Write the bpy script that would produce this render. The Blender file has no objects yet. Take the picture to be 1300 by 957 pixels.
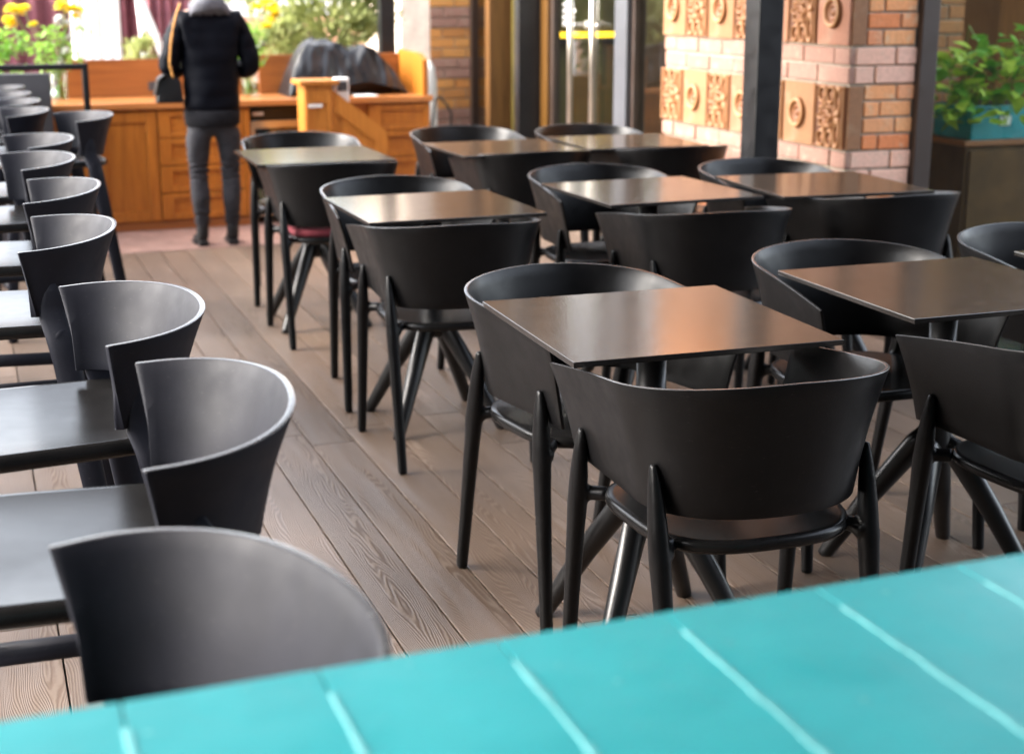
import bpy, bmesh, math, random
from mathutils import Vector, Matrix, noise
random.seed(7)
R = math.radians
C = bpy.context.scene.collection
PI = math.pi

# ------------------------------------------------------------------ materials
def nodes(m):
    m.use_nodes = True
    nt = m.node_tree
    return nt, nt.nodes['Principled BSDF']

def N(nt, t, **kw):
    n = nt.nodes.new(t)
    for k, v in kw.items():
        if k in n.inputs: n.inputs[k].default_value = v
        else: setattr(n, k, v)
    return n

def ramp(nt, fac, stops):
    r = nt.nodes.new('ShaderNodeValToRGB')
    e = r.color_ramp.elements
    while len(e) < len(stops): e.new(0.5)
    for i, (p, c) in enumerate(stops):
        e[i].position = p; e[i].color = (*c, 1)
    nt.links.new(fac, r.inputs['Fac'])
    return r

def M(name, col, rough=0.5, var=0.15, scale=12.0, bump=0.0, bscale=200.0, metal=0.0, spec=0.5, rvar=0.08, scuff=0.0, **kw):
    """plain painted / moulded surface with mottled colour, roughness and fine bump"""
    m = bpy.data.materials.new(name)
    nt, b = nodes(m)
    tc = N(nt, 'ShaderNodeTexCoord')
    nz = N(nt, 'ShaderNodeTexNoise', Scale=scale, Detail=6.0, Roughness=0.6)
    nt.links.new(tc.outputs['Object'], nz.inputs['Vector'])
    lo = tuple(max(0, c * (1 - var)) for c in col); hi = tuple(min(1, c * (1 + var)) for c in col)
    r = ramp(nt, nz.outputs['Fac'], [(0.3, lo), (0.7, hi)])
    nt.links.new(r.outputs['Color'], b.inputs['Base Color'])
    mr = N(nt, 'ShaderNodeMapRange'); mr.inputs['From Min'].default_value = .3; mr.inputs['From Max'].default_value = .7
    mr.inputs['To Min'].default_value = rough - rvar; mr.inputs['To Max'].default_value = rough + rvar
    n2 = N(nt, 'ShaderNodeTexNoise', Scale=scale * 2.3, Detail=5.0)
    nt.links.new(tc.outputs['Object'], n2.inputs['Vector'])
    nt.links.new(n2.outputs['Fac'], mr.inputs['Value']); nt.links.new(mr.outputs['Result'], b.inputs['Roughness'])
    if scuff:
        mp = N(nt, 'ShaderNodeMapping'); mp.inputs['Scale'].default_value = (1, 1, 3.5); mp.inputs['Rotation'].default_value = (.5, .3, .7)
        nt.links.new(tc.outputs['Object'], mp.inputs['Vector'])
        ns = N(nt, 'ShaderNodeTexNoise', Scale=70.0, Detail=5.0, Roughness=.75); nt.links.new(mp.outputs['Vector'], ns.inputs['Vector'])
        ms = N(nt, 'ShaderNodeMapRange'); ms.inputs['From Min'].default_value = .62; ms.inputs['From Max'].default_value = .82; ms.inputs['To Max'].default_value = scuff
        nt.links.new(ns.outputs['Fac'], ms.inputs['Value'])
        mxs = N(nt, 'ShaderNodeMix', data_type='RGBA'); nt.links.new(ms.outputs[0], mxs.inputs['Factor']); nt.links.new(r.outputs['Color'], mxs.inputs['A']); mxs.inputs['B'].default_value = (.11, .105, .10, 1)
        nt.links.new(mxs.outputs['Result'], b.inputs['Base Color'])
    b.inputs['Metallic'].default_value = metal
    b.inputs['Specular IOR Level'].default_value = spec
    if bump:
        n3 = N(nt, 'ShaderNodeTexNoise', Scale=bscale, Detail=3.0)
        nt.links.new(tc.outputs['Object'], n3.inputs['Vector'])
        bp = N(nt, 'ShaderNodeBump', Strength=bump, Distance=0.002)
        nt.links.new(n3.outputs['Fac'], bp.inputs['Height']); nt.links.new(bp.outputs['Normal'], b.inputs['Normal'])
    for k, v in kw.items(): b.inputs[k].default_value = v
    return m

def wood(name, dark, light, rough=0.42, axis='Z', scale=1.0, coat=0.0):
    m = bpy.data.materials.new(name)
    nt, b = nodes(m)
    tc = N(nt, 'ShaderNodeTexCoord'); mp = N(nt, 'ShaderNodeMapping')
    s = {'X': (1, 14, 14), 'Y': (14, 1, 14), 'Z': (14, 14, 1)}[axis]
    mp.inputs['Scale'].default_value = tuple(v * scale for v in s)
    nt.links.new(tc.outputs['Object'], mp.inputs['Vector'])
    nz = N(nt, 'ShaderNodeTexNoise', Scale=2.0, Detail=8.0, Roughness=0.65, Distortion=1.2)
    nt.links.new(mp.outputs['Vector'], nz.inputs['Vector'])
    r = ramp(nt, nz.outputs['Fac'], [(0.28, dark), (0.5, tuple((a + c) / 2 for a, c in zip(dark, light))), (0.72, light)])
    nt.links.new(r.outputs['Color'], b.inputs['Base Color'])
    b.inputs['Roughness'].default_value = rough
    b.inputs['Coat Weight'].default_value = coat; b.inputs['Coat Roughness'].default_value = .2
    bp = N(nt, 'ShaderNodeBump', Strength=0.15, Distance=0.002)
    nt.links.new(nz.outputs['Fac'], bp.inputs['Height']); nt.links.new(bp.outputs['Normal'], b.inputs['Normal'])
    return m

def leafmat(name, a, b_, tr=0.25):
    m = bpy.data.materials.new(name)
    nt, b = nodes(m)
    tc = N(nt, 'ShaderNodeTexCoord')
    nz = N(nt, 'ShaderNodeTexNoise', Scale=9.0, Detail=3.0)
    nt.links.new(tc.outputs['Object'], nz.inputs['Vector'])
    r = ramp(nt, nz.outputs['Fac'], [(0.35, a), (0.65, b_)])
    nt.links.new(r.outputs['Color'], b.inputs['Base Color'])
    b.inputs['Roughness'].default_value = .45
    t = N(nt, 'ShaderNodeBsdfTranslucent'); nt.links.new(r.outputs['Color'], t.inputs['Color'])
    mx = N(nt, 'ShaderNodeMixShader', Fac=tr)
    nt.links.new(b.outputs[0], mx.inputs[1]); nt.links.new(t.outputs[0], mx.inputs[2])
    nt.links.new(mx.outputs[0], nt.nodes['Material Output'].inputs['Surface'])
    return m

def deckmat():
    m = bpy.data.materials.new('embossed_composite_board')
    nt, b = nodes(m); L = nt.links.new
    tc = N(nt, 'ShaderNodeTexCoord')
    at = N(nt, 'ShaderNodeAttribute', attribute_name='tint')
    mp = N(nt, 'ShaderNodeMapping'); mp.inputs['Scale'].default_value = (1.0, .13, 1)
    L(tc.outputs['Object'], mp.inputs['Vector'])
    add = N(nt, 'ShaderNodeVectorMath', operation='ADD')
    sc = N(nt, 'ShaderNodeVectorMath', operation='SCALE'); sc.inputs['Scale'].default_value = 7.0
    L(at.outputs['Vector'], sc.inputs[0])
    L(mp.outputs['Vector'], add.inputs[0]); L(sc.outputs['Vector'], add.inputs[1])
    n1 = N(nt, 'ShaderNodeTexNoise', Scale=9.0, Detail=2.0, Roughness=.5); L(add.outputs[0], n1.inputs['Vector'])
    # growth-ring lines: fine sine of a smooth field -> wavy cathedral grain
    sx = N(nt, 'ShaderNodeSeparateXYZ'); L(tc.outputs['Object'], sx.inputs[0])
    mul = N(nt, 'ShaderNodeMath', operation='MULTIPLY'); L(n1.outputs['Fac'], mul.inputs[0]); mul.inputs[1].default_value = 190.0
    mx = N(nt, 'ShaderNodeMath', operation='MULTIPLY'); L(sx.outputs['X'], mx.inputs[0]); mx.inputs[1].default_value = 1150.0
    sm = N(nt, 'ShaderNodeMath', operation='ADD'); L(mul.outputs[0], sm.inputs[0]); L(mx.outputs[0], sm.inputs[1])
    n2 = N(nt, 'ShaderNodeTexNoise', Scale=60.0, Detail=2.0); L(tc.outputs['Object'], n2.inputs['Vector'])
    m2 = N(nt, 'ShaderNodeMath', operation='MULTIPLY'); L(n2.outputs['Fac'], m2.inputs[0]); m2.inputs[1].default_value = 2.5
    s2 = N(nt, 'ShaderNodeMath', operation='ADD'); L(sm.outputs[0], s2.inputs[0]); L(m2.outputs[0], s2.inputs[1])
    sn = N(nt, 'ShaderNodeMath', operation='SINE'); L(s2.outputs[0], sn.inputs[0])
    half = N(nt, 'ShaderNodeMapRange'); half.inputs['From Min'].default_value = -1; L(sn.outputs[0], half.inputs['Value'])
    pw = N(nt, 'ShaderNodeMath', operation='POWER'); L(half.outputs[0], pw.inputs[0]); pw.inputs[1].default_value = 2.2
    n3 = N(nt, 'ShaderNodeTexNoise', Scale=3.0, Detail=6.0, Roughness=.6); L(add.outputs[0], n3.inputs['Vector'])
    col = ramp(nt, n3.outputs['Fac'], [(.3, (.098, .063, .043)), (.55, (.138, .093, .066)), (.75, (.176, .125, .092))])
    tv = N(nt, 'ShaderNodeSeparateXYZ'); L(at.outputs['Vector'], tv.inputs[0])
    tr = N(nt, 'ShaderNodeMapRange'); L(tv.outputs['X'], tr.inputs['Value']); tr.inputs['To Min'].default_value = .70; tr.inputs['To Max'].default_value = 1.18
    nst = N(nt, 'ShaderNodeTexNoise', Scale=1.6, Detail=7.0, Roughness=.62); L(tc.outputs['Object'], nst.inputs['Vector'])
    stn = N(nt, 'ShaderNodeMapRange'); L(nst.outputs['Fac'], stn.inputs['Value']); stn.inputs['From Min'].default_value = .3; stn.inputs['From Max'].default_value = .7; stn.inputs['To Min'].default_value = .74; stn.inputs['To Max'].default_value = 1.16
    tr2 = N(nt, 'ShaderNodeMath', operation='MULTIPLY'); L(tr.outputs[0], tr2.inputs[0]); L(stn.outputs[0], tr2.inputs[1])
    v1 = N(nt, 'ShaderNodeVectorMath', operation='SCALE'); L(col.outputs['Color'], v1.inputs[0]); L(tr2.outputs[0], v1.inputs['Scale'])
    li = N(nt, 'ShaderNodeMix', data_type='RGBA', blend_type='MIX'); L(v1.outputs[0], li.inputs['A'])
    li.inputs['B'].default_value = (.34, .28, .23, 1)
    lf = N(nt, 'ShaderNodeMath', operation='MULTIPLY'); L(pw.outputs[0], lf.inputs[0]); lf.inputs[1].default_value = .30
    L(lf.outputs[0], li.inputs['Factor'])
    L(li.outputs['Result'], b.inputs['Base Color'])
    b.inputs['Roughness'].default_value = .37
    bp = N(nt, 'ShaderNodeBump', Strength=.5, Distance=.001); L(half.outputs[0], bp.inputs['Height'])
    L(bp.outputs['Normal'], b.inputs['Normal'])
    return m

def tintmat(name, stops, rough=.8, nscale=18, bump=.6, dirt=(.2, .15, .11), dirtamt=.35, attr='tint'):
    """brick / tile: colour picked per piece from the 'tint' attribute, soiled by noise"""
    m = bpy.data.materials.new(name)
    nt, b = nodes(m); L = nt.links.new
    at = N(nt, 'ShaderNodeAttribute', attribute_name=attr)
    sx = N(nt, 'ShaderNodeSeparateXYZ'); L(at.outputs['Vector'], sx.inputs[0])
    tc = N(nt, 'ShaderNodeTexCoord')
    r = ramp(nt, sx.outputs['X'], stops)
    nz = N(nt, 'ShaderNodeTexNoise', Scale=nscale, Detail=8.0, Roughness=.65); L(tc.outputs['Object'], nz.inputs['Vector'])
    fr = N(nt, 'ShaderNodeMapRange'); fr.inputs['From Min'].default_value = .52; fr.inputs['From Max'].default_value = .75
    L(nz.outputs['Fac'], fr.inputs['Value']); fr.inputs['To Max'].default_value = dirtamt
    mx = N(nt, 'ShaderNodeMix', data_type='RGBA'); L(fr.outputs[0], mx.inputs['Factor']); L(r.outputs['Color'], mx.inputs['A'])
    mx.inputs['B'].default_value = (*dirt, 1)
    # small-scale shade change inside each piece
    n2 = N(nt, 'ShaderNodeTexNoise', Scale=55, Detail=4.0); L(tc.outputs['Object'], n2.inputs['Vector'])
    f2 = N(nt, 'ShaderNodeMapRange'); L(n2.outputs['Fac'], f2.inputs['Value']); f2.inputs['To Min'].default_value = .72; f2.inputs['To Max'].default_value = 1.25
    sc = N(nt, 'ShaderNodeVectorMath', operation='SCALE'); L(mx.outputs['Result'], sc.inputs[0]); L(f2.outputs[0], sc.inputs['Scale'])
    L(sc.outputs[0], b.inputs['Base Color'])
    b.inputs['Roughness'].default_value = rough
    bp = N(nt, 'ShaderNodeBump', Strength=bump, Distance=.003); L(n2.outputs['Fac'], bp.inputs['Height']); L(bp.outputs['Normal'], b.inputs['Normal'])
    return m

def glassmat(name, tint=(.9, .95, .93), refl_ior=1.5, opac=0.0):
    m = bpy.data.materials.new(name)
    m.use_nodes = True; nt = m.node_tree; L = nt.links.new
    nt.nodes.remove(nt.nodes['Principled BSDF'])
    t = N(nt, 'ShaderNodeBsdfTransparent'); t.inputs[0].default_value = (*tint, 1)
    g = N(nt, 'ShaderNodeBsdfGlossy'); g.inputs['Roughness'].default_value = .015
    f = N(nt, 'ShaderNodeFresnel', IOR=refl_ior)
    nz = N(nt, 'ShaderNodeTexNoise', Scale=3.0, Detail=4.0)
    mr = N(nt, 'ShaderNodeMapRange'); L(nz.outputs['Fac'], mr.inputs['Value']); mr.inputs['To Min'].default_value = 1.0; mr.inputs['To Max'].default_value = 1.25
    mu = N(nt, 'ShaderNodeMath', operation='MULTIPLY', use_clamp=True); L(f.outputs[0], mu.inputs[0]); L(mr.outputs[0], mu.inputs[1])
    ge = N(nt, 'ShaderNodeNewGeometry'); bf = N(nt, 'ShaderNodeMath', operation='SUBTRACT'); bf.inputs[0].default_value = 1.0; L(ge.outputs['Backfacing'], bf.inputs[1])
    m3 = N(nt, 'ShaderNodeMath', operation='MULTIPLY'); L(mu.outputs[0], m3.inputs[0]); L(bf.outputs[0], m3.inputs[1])   # only the outer face mirrors
    x = N(nt, 'ShaderNodeMixShader'); L(m3.outputs[0], x.inputs[0]); L(t.outputs[0], x.inputs[1]); L(g.outputs[0], x.inputs[2])
    L(x.outputs[0], nt.nodes['Material Output'].inputs['Surface'])
    return m

MAT = {}
def setup_mats():
    MAT['chair'] = M('black_moulded_plastic', (.0045, .0044, .0048), .36, .25, 9, .10, 260, spec=.25, rvar=.07, scuff=.5)
    MAT['stool'] = M('charcoal_moulded_plastic', (.0090, .0095, .0145), .55, .22, 9, .06, 260, spec=.19, rvar=.06, scuff=.5)
    MAT['rim'] = M('highlight_moulded_edge', (.060, .060, .064), .24, .15, 30, spec=.8, rvar=.04)  # lighter and glossier than the shell, paints in the bright rim highlight
    MAT['seat'] = M('sat_smooth_plastic', (.0085, .0082, .0082), .26, .25, 14, .02, 200, spec=.25, rvar=.012)
    MAT['metal'] = M('black_powder_coat', (.006, .006, .0065), .33, .2, 30, .03, 400, spec=.5, rvar=.02)
    MAT['post'] = M('dark_steel_paint', (.009, .009, .010), .36, .2, 6, .05, 200, spec=.35)
    MAT['frame'] = M('brown_aluminium_frame', (.030, .018, .013), .42, .2, 6, .05, 200)
    MAT['greyframe'] = M('grey_aluminium_frame', (.062, .065, .074), .4, .1, 5)
    MAT['knob'] = M('brushed_brass', (.6, .48, .3), .3, .1, 20, metal=1.0)
    MAT['steel'] = M('brushed_steel', (.72, .68, .60), .30, .04, 8, metal=1.0, rvar=.02)
    MAT['deck'] = deckmat()
    MAT['oak'] = wood('honey_varnished_wood', (.25, .074, .008), (.47, .165, .020), .38, 'Z', 1.0, .08)
    MAT['oakx'] = wood('honey_varnished_wood_lengthwise', (.30, .10, .022), (.50, .20, .060), .34, 'X', 1.0, .3)
    MAT['walnut'] = wood('reddish_brown_wood', (.19, .060, .014), (.34, .118, .028), .4, 'X', 1.0, .2)
    MAT['pine'] = wood('light_orange_wood', (.33, .112, .015), (.54, .21, .036), .38, 'Z', 1.2, .2)
    MAT['panelwood'] = wood('dark_interior_wood', (.085, .038, .012), (.19, .09, .028), .4, 'Z', 1, .2)
    MAT['goldwood'] = wood('golden_brown_wood', (.065, .027, .004), (.105, .048, .007), .4, 'Z', 1, .2)
    MAT['teal'] = M('teal_painted_board', (.018, .240, .270), .38, .13, 3, .5, 25, spec=.5, rvar=.12)
    MAT['paleline'] = M('pale_worn_paint', (.105, .345, .37), .5, .35, 8)
    MAT['tealbox'] = M('teal_planter_paint', (.02, .26, .32), .3, .15, 5)
    MAT['jacket'] = M('navy_padded_nylon', (.004, .005, .009), .5, .3, 20, .5, 60)
    MAT['hood'] = M('grey_marl_jersey', (.085, .085, .10), .9, .2, 50, .6, 300)
    MAT['jeans'] = M('washed_charcoal_denim', (.017, .017, .022), .9, .35, 18, .6, 300)
    MAT['boot'] = M('black_suede', (.008, .008, .009), .7, .3, 30)
    MAT['darkjersey'] = M('charcoal_jersey', (.010, .010, .012), .9, .3, 30, .4, 200, spec=.1)
    MAT['skin'] = M('skin', (.50, .30, .22), .5, .08, 20, **{'Subsurface Weight': .1})
    MAT['hair'] = M('brown_hair', (.06, .03, .015), .45, .4, 40, .8, 150)
    MAT['leather'] = M('black_quilted_leather', (.004, .004, .0045), .45, .2, 30, .4, 90, spec=.3)
    MAT['tan'] = M('golden_chain_strap', (.42, .20, .045), .4, .3, 90, metal=.5)
    MAT['tarp'] = M('black_cover_fabric', (.007, .007, .0085), .36, .3, 10, .35, 60, spec=.5)
    MAT['white'] = M('white_plastic', (.75, .74, .72), .5, .05, 10)
    MAT['whitefab'] = M('white_drape_fabric', (.82, .81, .80), .9, .05, 6, .3, 80)
    MAT['burgundy'] = M('burgundy_drape_fabric', (.115, .030, .040), .85, .25, 8, .3, 80)
    MAT['cushion'] = M('dark_red_cushion', (.16, .02, .03), .85, .2, 20, .3, 200)
    MAT['greypanel'] = M('dark_grey_laminate', (.050, .050, .055), .5, .12, 6)
    MAT['ground'] = M('grey_street_paving', (.26, .24, .225), .8, .2, 2, .5, 30)
    MAT['floor2'] = M('worn_red_brown_boards', (.27, .165, .135), .45, .3, 8, .3, 40)
    MAT['dark'] = M('matte_near_black', (.012, .010, .009), .7)  # plain near-black for bases, fridge cabinet, shelf and wheels
    MAT['intfloor'] = M('interior_floor', (.06, .045, .035), .35, .2, 3)
    MAT['mortar'] = M('grey_mortar', (.30, .255, .20), .9, .25, 30, .8, 120)
    MAT['brick'] = tintmat('brick_mixed', [(0, (.60, .19, .070)), (.35, (.70, .27, .105)), (.6, (.66, .38, .18)), (.8, (.60, .17, .065)), (1, (.72, .46, .25))], .85, 16, .8, (.56, .44, .30), 1.0)
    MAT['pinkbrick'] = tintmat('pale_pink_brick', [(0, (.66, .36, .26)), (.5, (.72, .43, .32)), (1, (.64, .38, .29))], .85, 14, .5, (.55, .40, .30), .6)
    MAT['pinkbrickdim'] = tintmat('dimmed_pink_brick', [(0, (.245, .128, .092)), (.5, (.28, .152, .112)), (1, (.235, .128, .097))], .85, 14, .5, (.42, .31, .23), .7)  # pink brick darkened in colour to offset strong light on the side face
    MAT['orangebrick'] = tintmat('orange_brown_brick', [(0, (.46, .18, .045)), (.5, (.56, .27, .075)), (1, (.38, .16, .045))], .85, 14, .5)
    MAT['darkbrick'] = tintmat('dark_brown_brick', [(0, (.28, .105, .035)), (.5, (.34, .145, .05)), (1, (.23, .095, .035))], .85, 14, .5)
    MAT['palewall'] = M('peeling_pale_plaster', (.80, .66, .55), .9, .2, 7, .8, 30)
    MAT['terra'] = terramat()
    MAT['terraplain'] = tintmat('plain_terracotta_tile', [(0, (.215, .094, .033)), (.5, (.24, .113, .046)), (1, (.235, .088, .046))], .7, 9, .3, (.30, .22, .14), .5)
    MAT['conifer'] = leafmat('conifer_needles', (.16, .19, .05), (.46, .50, .20), .5)
    MAT['herb'] = leafmat('fresh_green_leaves', (.12, .28, .035), (.36, .60, .09), .5)
    MAT['pothos'] = leafmat('glossy_pothos_leaves', (.05, .21, .018), (.19, .44, .04), .4)
    MAT['pothos2'] = leafmat('yellow_green_pothos_leaves', (.26, .40, .03), (.46, .60, .08), .4)
    MAT['yellow'] = leafmat('yellow_petals', (.86, .68, .03), (.90, .82, .06), .4)
    MAT['whitepetal'] = leafmat('white_petals', (.75, .75, .70), (.85, .85, .82), .3)
    MAT['stem'] = M('green_stems', (.16, .26, .06), .5, .3, 20)
    MAT['bark'] = M('brown_bark', (.07, .045, .03), .9, .3, 20, .8, 60)
    MAT['glass'] = glassmat('clear_window_glass', (.90, .93, .90), 2.1)
    MAT['windowglass'] = glassmat('plain_window_glass', (.90, .93, .90), 1.42)
    MAT['cabinetwood'] = M('dark_brown_cabinet', (.085, .042, .014), .6, .3, 6, spec=.2)
    MAT['vaseglass'] = glassmat('clear_vase_glass', (.93, .97, .95), 1.35)
    MAT['plasticwrap'] = M('milky_plastic_wrap', (.70, .68, .62), .35, .12, 8, .6, 30)
    MAT['table'] = tablemat()
    MAT['tableedge'] = M('black_laminate_edge', (.014, .012, .011), .22, .05, 10, spec=1.0, rvar=0.0)

def tablemat():
    m = bpy.data.materials.new('brown_compact_laminate')
    nt, b = nodes(m); L = nt.links.new
    tc = N(nt, 'ShaderNodeTexCoord')
    n1 = N(nt, 'ShaderNodeTexNoise', Scale=240, Detail=3.0); L(tc.outputs['Object'], n1.inputs['Vector'])
    n2 = N(nt, 'ShaderNodeTexNoise', Scale=30, Detail=6.0); L(tc.outputs['Object'], n2.inputs['Vector'])
    a = N(nt, 'ShaderNodeMath', operation='ADD'); L(n1.outputs['Fac'], a.inputs[0]); L(n2.outputs['Fac'], a.inputs[1])
    h = N(nt, 'ShaderNodeMath', operation='MULTIPLY'); L(a.outputs[0], h.inputs[0]); h.inputs[1].default_value = .5
    r = ramp(nt, h.outputs[0], [(.36, (.050, .033, .022)), (.5, (.064, .042, .027)), (.64, (.092, .062, .040))])
    L(r.outputs['Color'], b.inputs['Base Color'])
    mr = N(nt, 'ShaderNodeMapRange'); L(n2.outputs['Fac'], mr.inputs['Value']); mr.inputs['From Min'].default_value = .3; mr.inputs['From Max'].default_value = .7
    mr.inputs['To Min'].default_value = .165; mr.inputs['To Max'].default_value = .185
    L(mr.outputs[0], b.inputs['Roughness'])
    b.inputs['Specular IOR Level'].default_value = .34
    bp = N(nt, 'ShaderNodeBump', Strength=.04, Distance=.001); L(n1.outputs['Fac'], bp.inputs['Height']); L(bp.outputs['Normal'], b.inputs['Normal'])
    return m

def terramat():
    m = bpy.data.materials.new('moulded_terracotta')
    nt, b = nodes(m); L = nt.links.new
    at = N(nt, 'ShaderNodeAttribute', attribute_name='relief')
    r = ramp(nt, at.outputs['Fac'], [(0.0, (.045, .010, .002)), (.30, (.10, .027, .005)), (.55, (.21, .070, .015)), (1.0, (.36, .18, .072))])  # grooves coloured darker to deepen the shading of the relief
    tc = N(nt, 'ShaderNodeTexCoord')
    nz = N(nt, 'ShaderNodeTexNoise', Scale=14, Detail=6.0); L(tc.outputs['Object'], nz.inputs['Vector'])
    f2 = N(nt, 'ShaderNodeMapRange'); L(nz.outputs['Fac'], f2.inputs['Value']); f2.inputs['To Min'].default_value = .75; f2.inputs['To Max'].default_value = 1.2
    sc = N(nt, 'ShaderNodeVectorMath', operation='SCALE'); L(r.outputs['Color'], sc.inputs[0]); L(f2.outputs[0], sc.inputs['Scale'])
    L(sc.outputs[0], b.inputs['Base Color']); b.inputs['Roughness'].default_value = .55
    return m

# ------------------------------------------------------------------ mesh helpers
def link(o):
    C.objects.link(o); return o

def obj(name, bm, mat, parent=None, smooth=False, loc=None, mats=None):
    me = bpy.data.meshes.new(name)
    bm.normal_update(); bm.to_mesh(me); bm.free()
    for m_ in (mats or [mat]): me.materials.append(MAT[m_])
    if smooth:
        for p in me.polygons: p.use_smooth = True
    o = link(bpy.data.objects.new(name, me))
    if loc: o.location = loc
    if parent: o.parent = parent
    return o

def thing(name, label, cat, loc=(0, 0, 0), rz=0, group=None):
    o = link(bpy.data.objects.new(name, None)); o.location = loc; o.rotation_euler = (0, 0, rz)
    o.empty_display_size = .1
    return tag(o, label, cat, group)

def tag(o, label, cat, group=None, kind=None):
    o['label'] = label; o['category'] = cat
    if group: o['group'] = group
    if kind: o['kind'] = kind
    return o

def struct(o):
    o['kind'] = 'structure'; return o

def dup(root, label, loc, rz=0):
    r = root.copy(); C.objects.link(r); r.location = loc; r.rotation_euler = (0, 0, rz)
    if label: r['label'] = label
    for ch in list(root.children):
        c = ch.copy(); C.objects.link(c); c.parent = r
        for g in ch.children:
            d = g.copy(); C.objects.link(d); d.parent = c
    return r

def bevel_edges(bm, edges, w, seg=2):
    bmesh.ops.bevel(bm, geom=list(edges), offset=w, segments=seg, affect='EDGES', profile=.6)

def box(bm, lo, hi, bev=0.0, seg=2, mi=0):
    vs = [bm.verts.new((x, y, z)) for x in (lo[0], hi[0]) for y in (lo[1], hi[1]) for z in (lo[2], hi[2])]
    fs = [bm.faces.new([vs[i] for i in q]) for q in ((0, 1, 3, 2), (4, 6, 7, 5), (0, 4, 5, 1), (2, 3, 7, 6), (0, 2, 6, 4), (1, 5, 7, 3))]
    for f in fs: f.material_index = mi
    if bev > 0:
        es = {e for f in fs for e in f.edges}
        bevel_edges(bm, es, bev, seg)
    return vs

def BX(lo, hi, bev=0.0, seg=2):
    bm = bmesh.new(); box(bm, lo, hi, bev, seg); return bm

def tube(bm, pts, rad, seg=12, cap=True, sq=1.0, flat=None):
    """sweep along pts; rad per point: number or (ru, rv); sq<1 makes the section squarer"""
    pts = [Vector(p) for p in pts]; rings = []
    up = Vector((0, 1, 0))
    for i, p in enumerate(pts):
        t = (pts[min(i + 1, len(pts) - 1)] - pts[max(i - 1, 0)]).normalized()
        a = flat if flat is not None else (Vector((0, 0, 1)) if abs(t.z) < .8 else Vector((0, 1, 0)))
        u = t.cross(Vector(a)).normalized(); v = u.cross(t).normalized()
        r = rad[i] if isinstance(rad, (list, tuple)) else rad
        ru, rv = r if isinstance(r, (list, tuple)) else (r, r)
        ring = []
        for k in range(seg):
            th = 2 * PI * k / seg; c, s = math.cos(th), math.sin(th)
            c = math.copysign(abs(c) ** sq, c); s = math.copysign(abs(s) ** sq, s)
            ring.append(bm.verts.new(p + u * (ru * c) + v * (rv * s)))
        rings.append(ring)
    for a, b in zip(rings, rings[1:]):
        for k in range(seg):
            bm.faces.new((a[k], a[(k + 1) % seg], b[(k + 1) % seg], b[k]))
    if cap:
        bm.faces.new(rings[0][::-1]); bm.faces.new(rings[-1])
    return rings

def lathe(bm, prof, seg=24, axis_o=(0, 0, 0)):
    rings = []
    o = Vector(axis_o)
    for r, z in prof:
        rings.append([bm.verts.new(o + Vector((r * math.cos(2 * PI * k / seg), r * math.sin(2 * PI * k / seg), z))) for k in range(seg)])
    for a, b in zip(rings, rings[1:]):
        for k in range(seg):
            bm.faces.new((a[k], a[(k + 1) % seg], b[(k + 1) % seg], b[k]))
    return rings

def applied(o, smooth=True):
    """replace an object's mesh by its modified mesh"""
    dg = bpy.context.evaluated_depsgraph_get()
    me = bpy.data.meshes.new_from_object(o.evaluated_get(dg))
    o.modifiers.clear(); old = o.data; o.data = me; bpy.data.meshes.remove(old); me.name = o.name
    if smooth:
        for p in me.polygons: p.use_smooth = True
    return o

def melt(o, vox=.0038, it=7):
    """fuse overlapping tubes into one skin with rounded inner corners"""
    p = o.parent; o.parent = None
    m = o.modifiers.new('r', 'REMESH'); m.mode = 'VOXEL'; m.voxel_size = vox; m.use_smooth_shade = True
    m = o.modifiers.new('s', 'SMOOTH'); m.factor = .5; m.iterations = it
    applied(o); o.parent = p
    return o

def set_attr(me, name, vals):
    """per-face float -> vector attribute"""
    a = me.attributes.new(name, 'FLOAT_VECTOR', 'FACE')
    for i, v in enumerate(vals): a.data[i].vector = (v, (v * 7.13) % 1, (v * 3.71) % 1)

# ------------------------------------------------------------------ chairs
CH = dict(by=.221, w=.277, a=.284, ya=.319, zb=.776, za=.704, by2=.172, w2=.222, a2=.232, ya2=.292, zb2=.506, za2=.508)
ST = dict(by=.186, w=.253, a=.256, ya=.012, zb=.938, za=.922, by2=.135, w2=.205, a2=.212, ya2=-.012, zb2=.762, za2=.772)

def rimcurve(by, w, a, ya, nq=22, na=12):
    pts = []
    for i in range(nq + 1):
        t = i / nq * PI / 2
        pts.append((w * math.sin(t) ** .9, -by * math.cos(t) ** .9 if t < PI / 2 - 1e-6 else 0.0))
    for i in range(1, na + 1):
        t = i / na; pts.append((w - (w - a) * t * t, ya * t))
    return pts

def shell_surface(S, na=12, nv=9):
    top = rimcurve(S['by'], S['w'], S['a'], S['ya'], na=na); bot = rimcurve(S['by2'], S['w2'], S['a2'], S['ya2'], na=na)
    L = [0]
    for p, q in zip(top, top[1:]): L.append(L[-1] + math.hypot(q[0] - p[0], q[1] - p[1]))
    rows = []
    for i in range(len(top)):
        s = L[i] / L[-1]
        zt = S['zb'] + (S['za'] - S['zb']) * s ** 1.6; zo = S['zb2'] + (S['za2'] - S['zb2']) * s
        col = []
        for j in range(nv + 1):
            t = j / nv
            bulge = .006 * math.sin(PI * t)
            x = bot[i][0] + (top[i][0] - bot[i][0]) * t; y = bot[i][1] + (top[i][1] - bot[i][1]) * t
            d = Vector((x, y - .02, 0)).normalized()
            col.append(Vector((x - d.x * bulge, y - d.y * bulge, zo + (zt - zo) * t)))
        rows.append(col)
    left = [[Vector((-v.x, v.y, v.z)) for v in c] for c in rows[::-1]]
    return left[:-1] + rows

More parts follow.
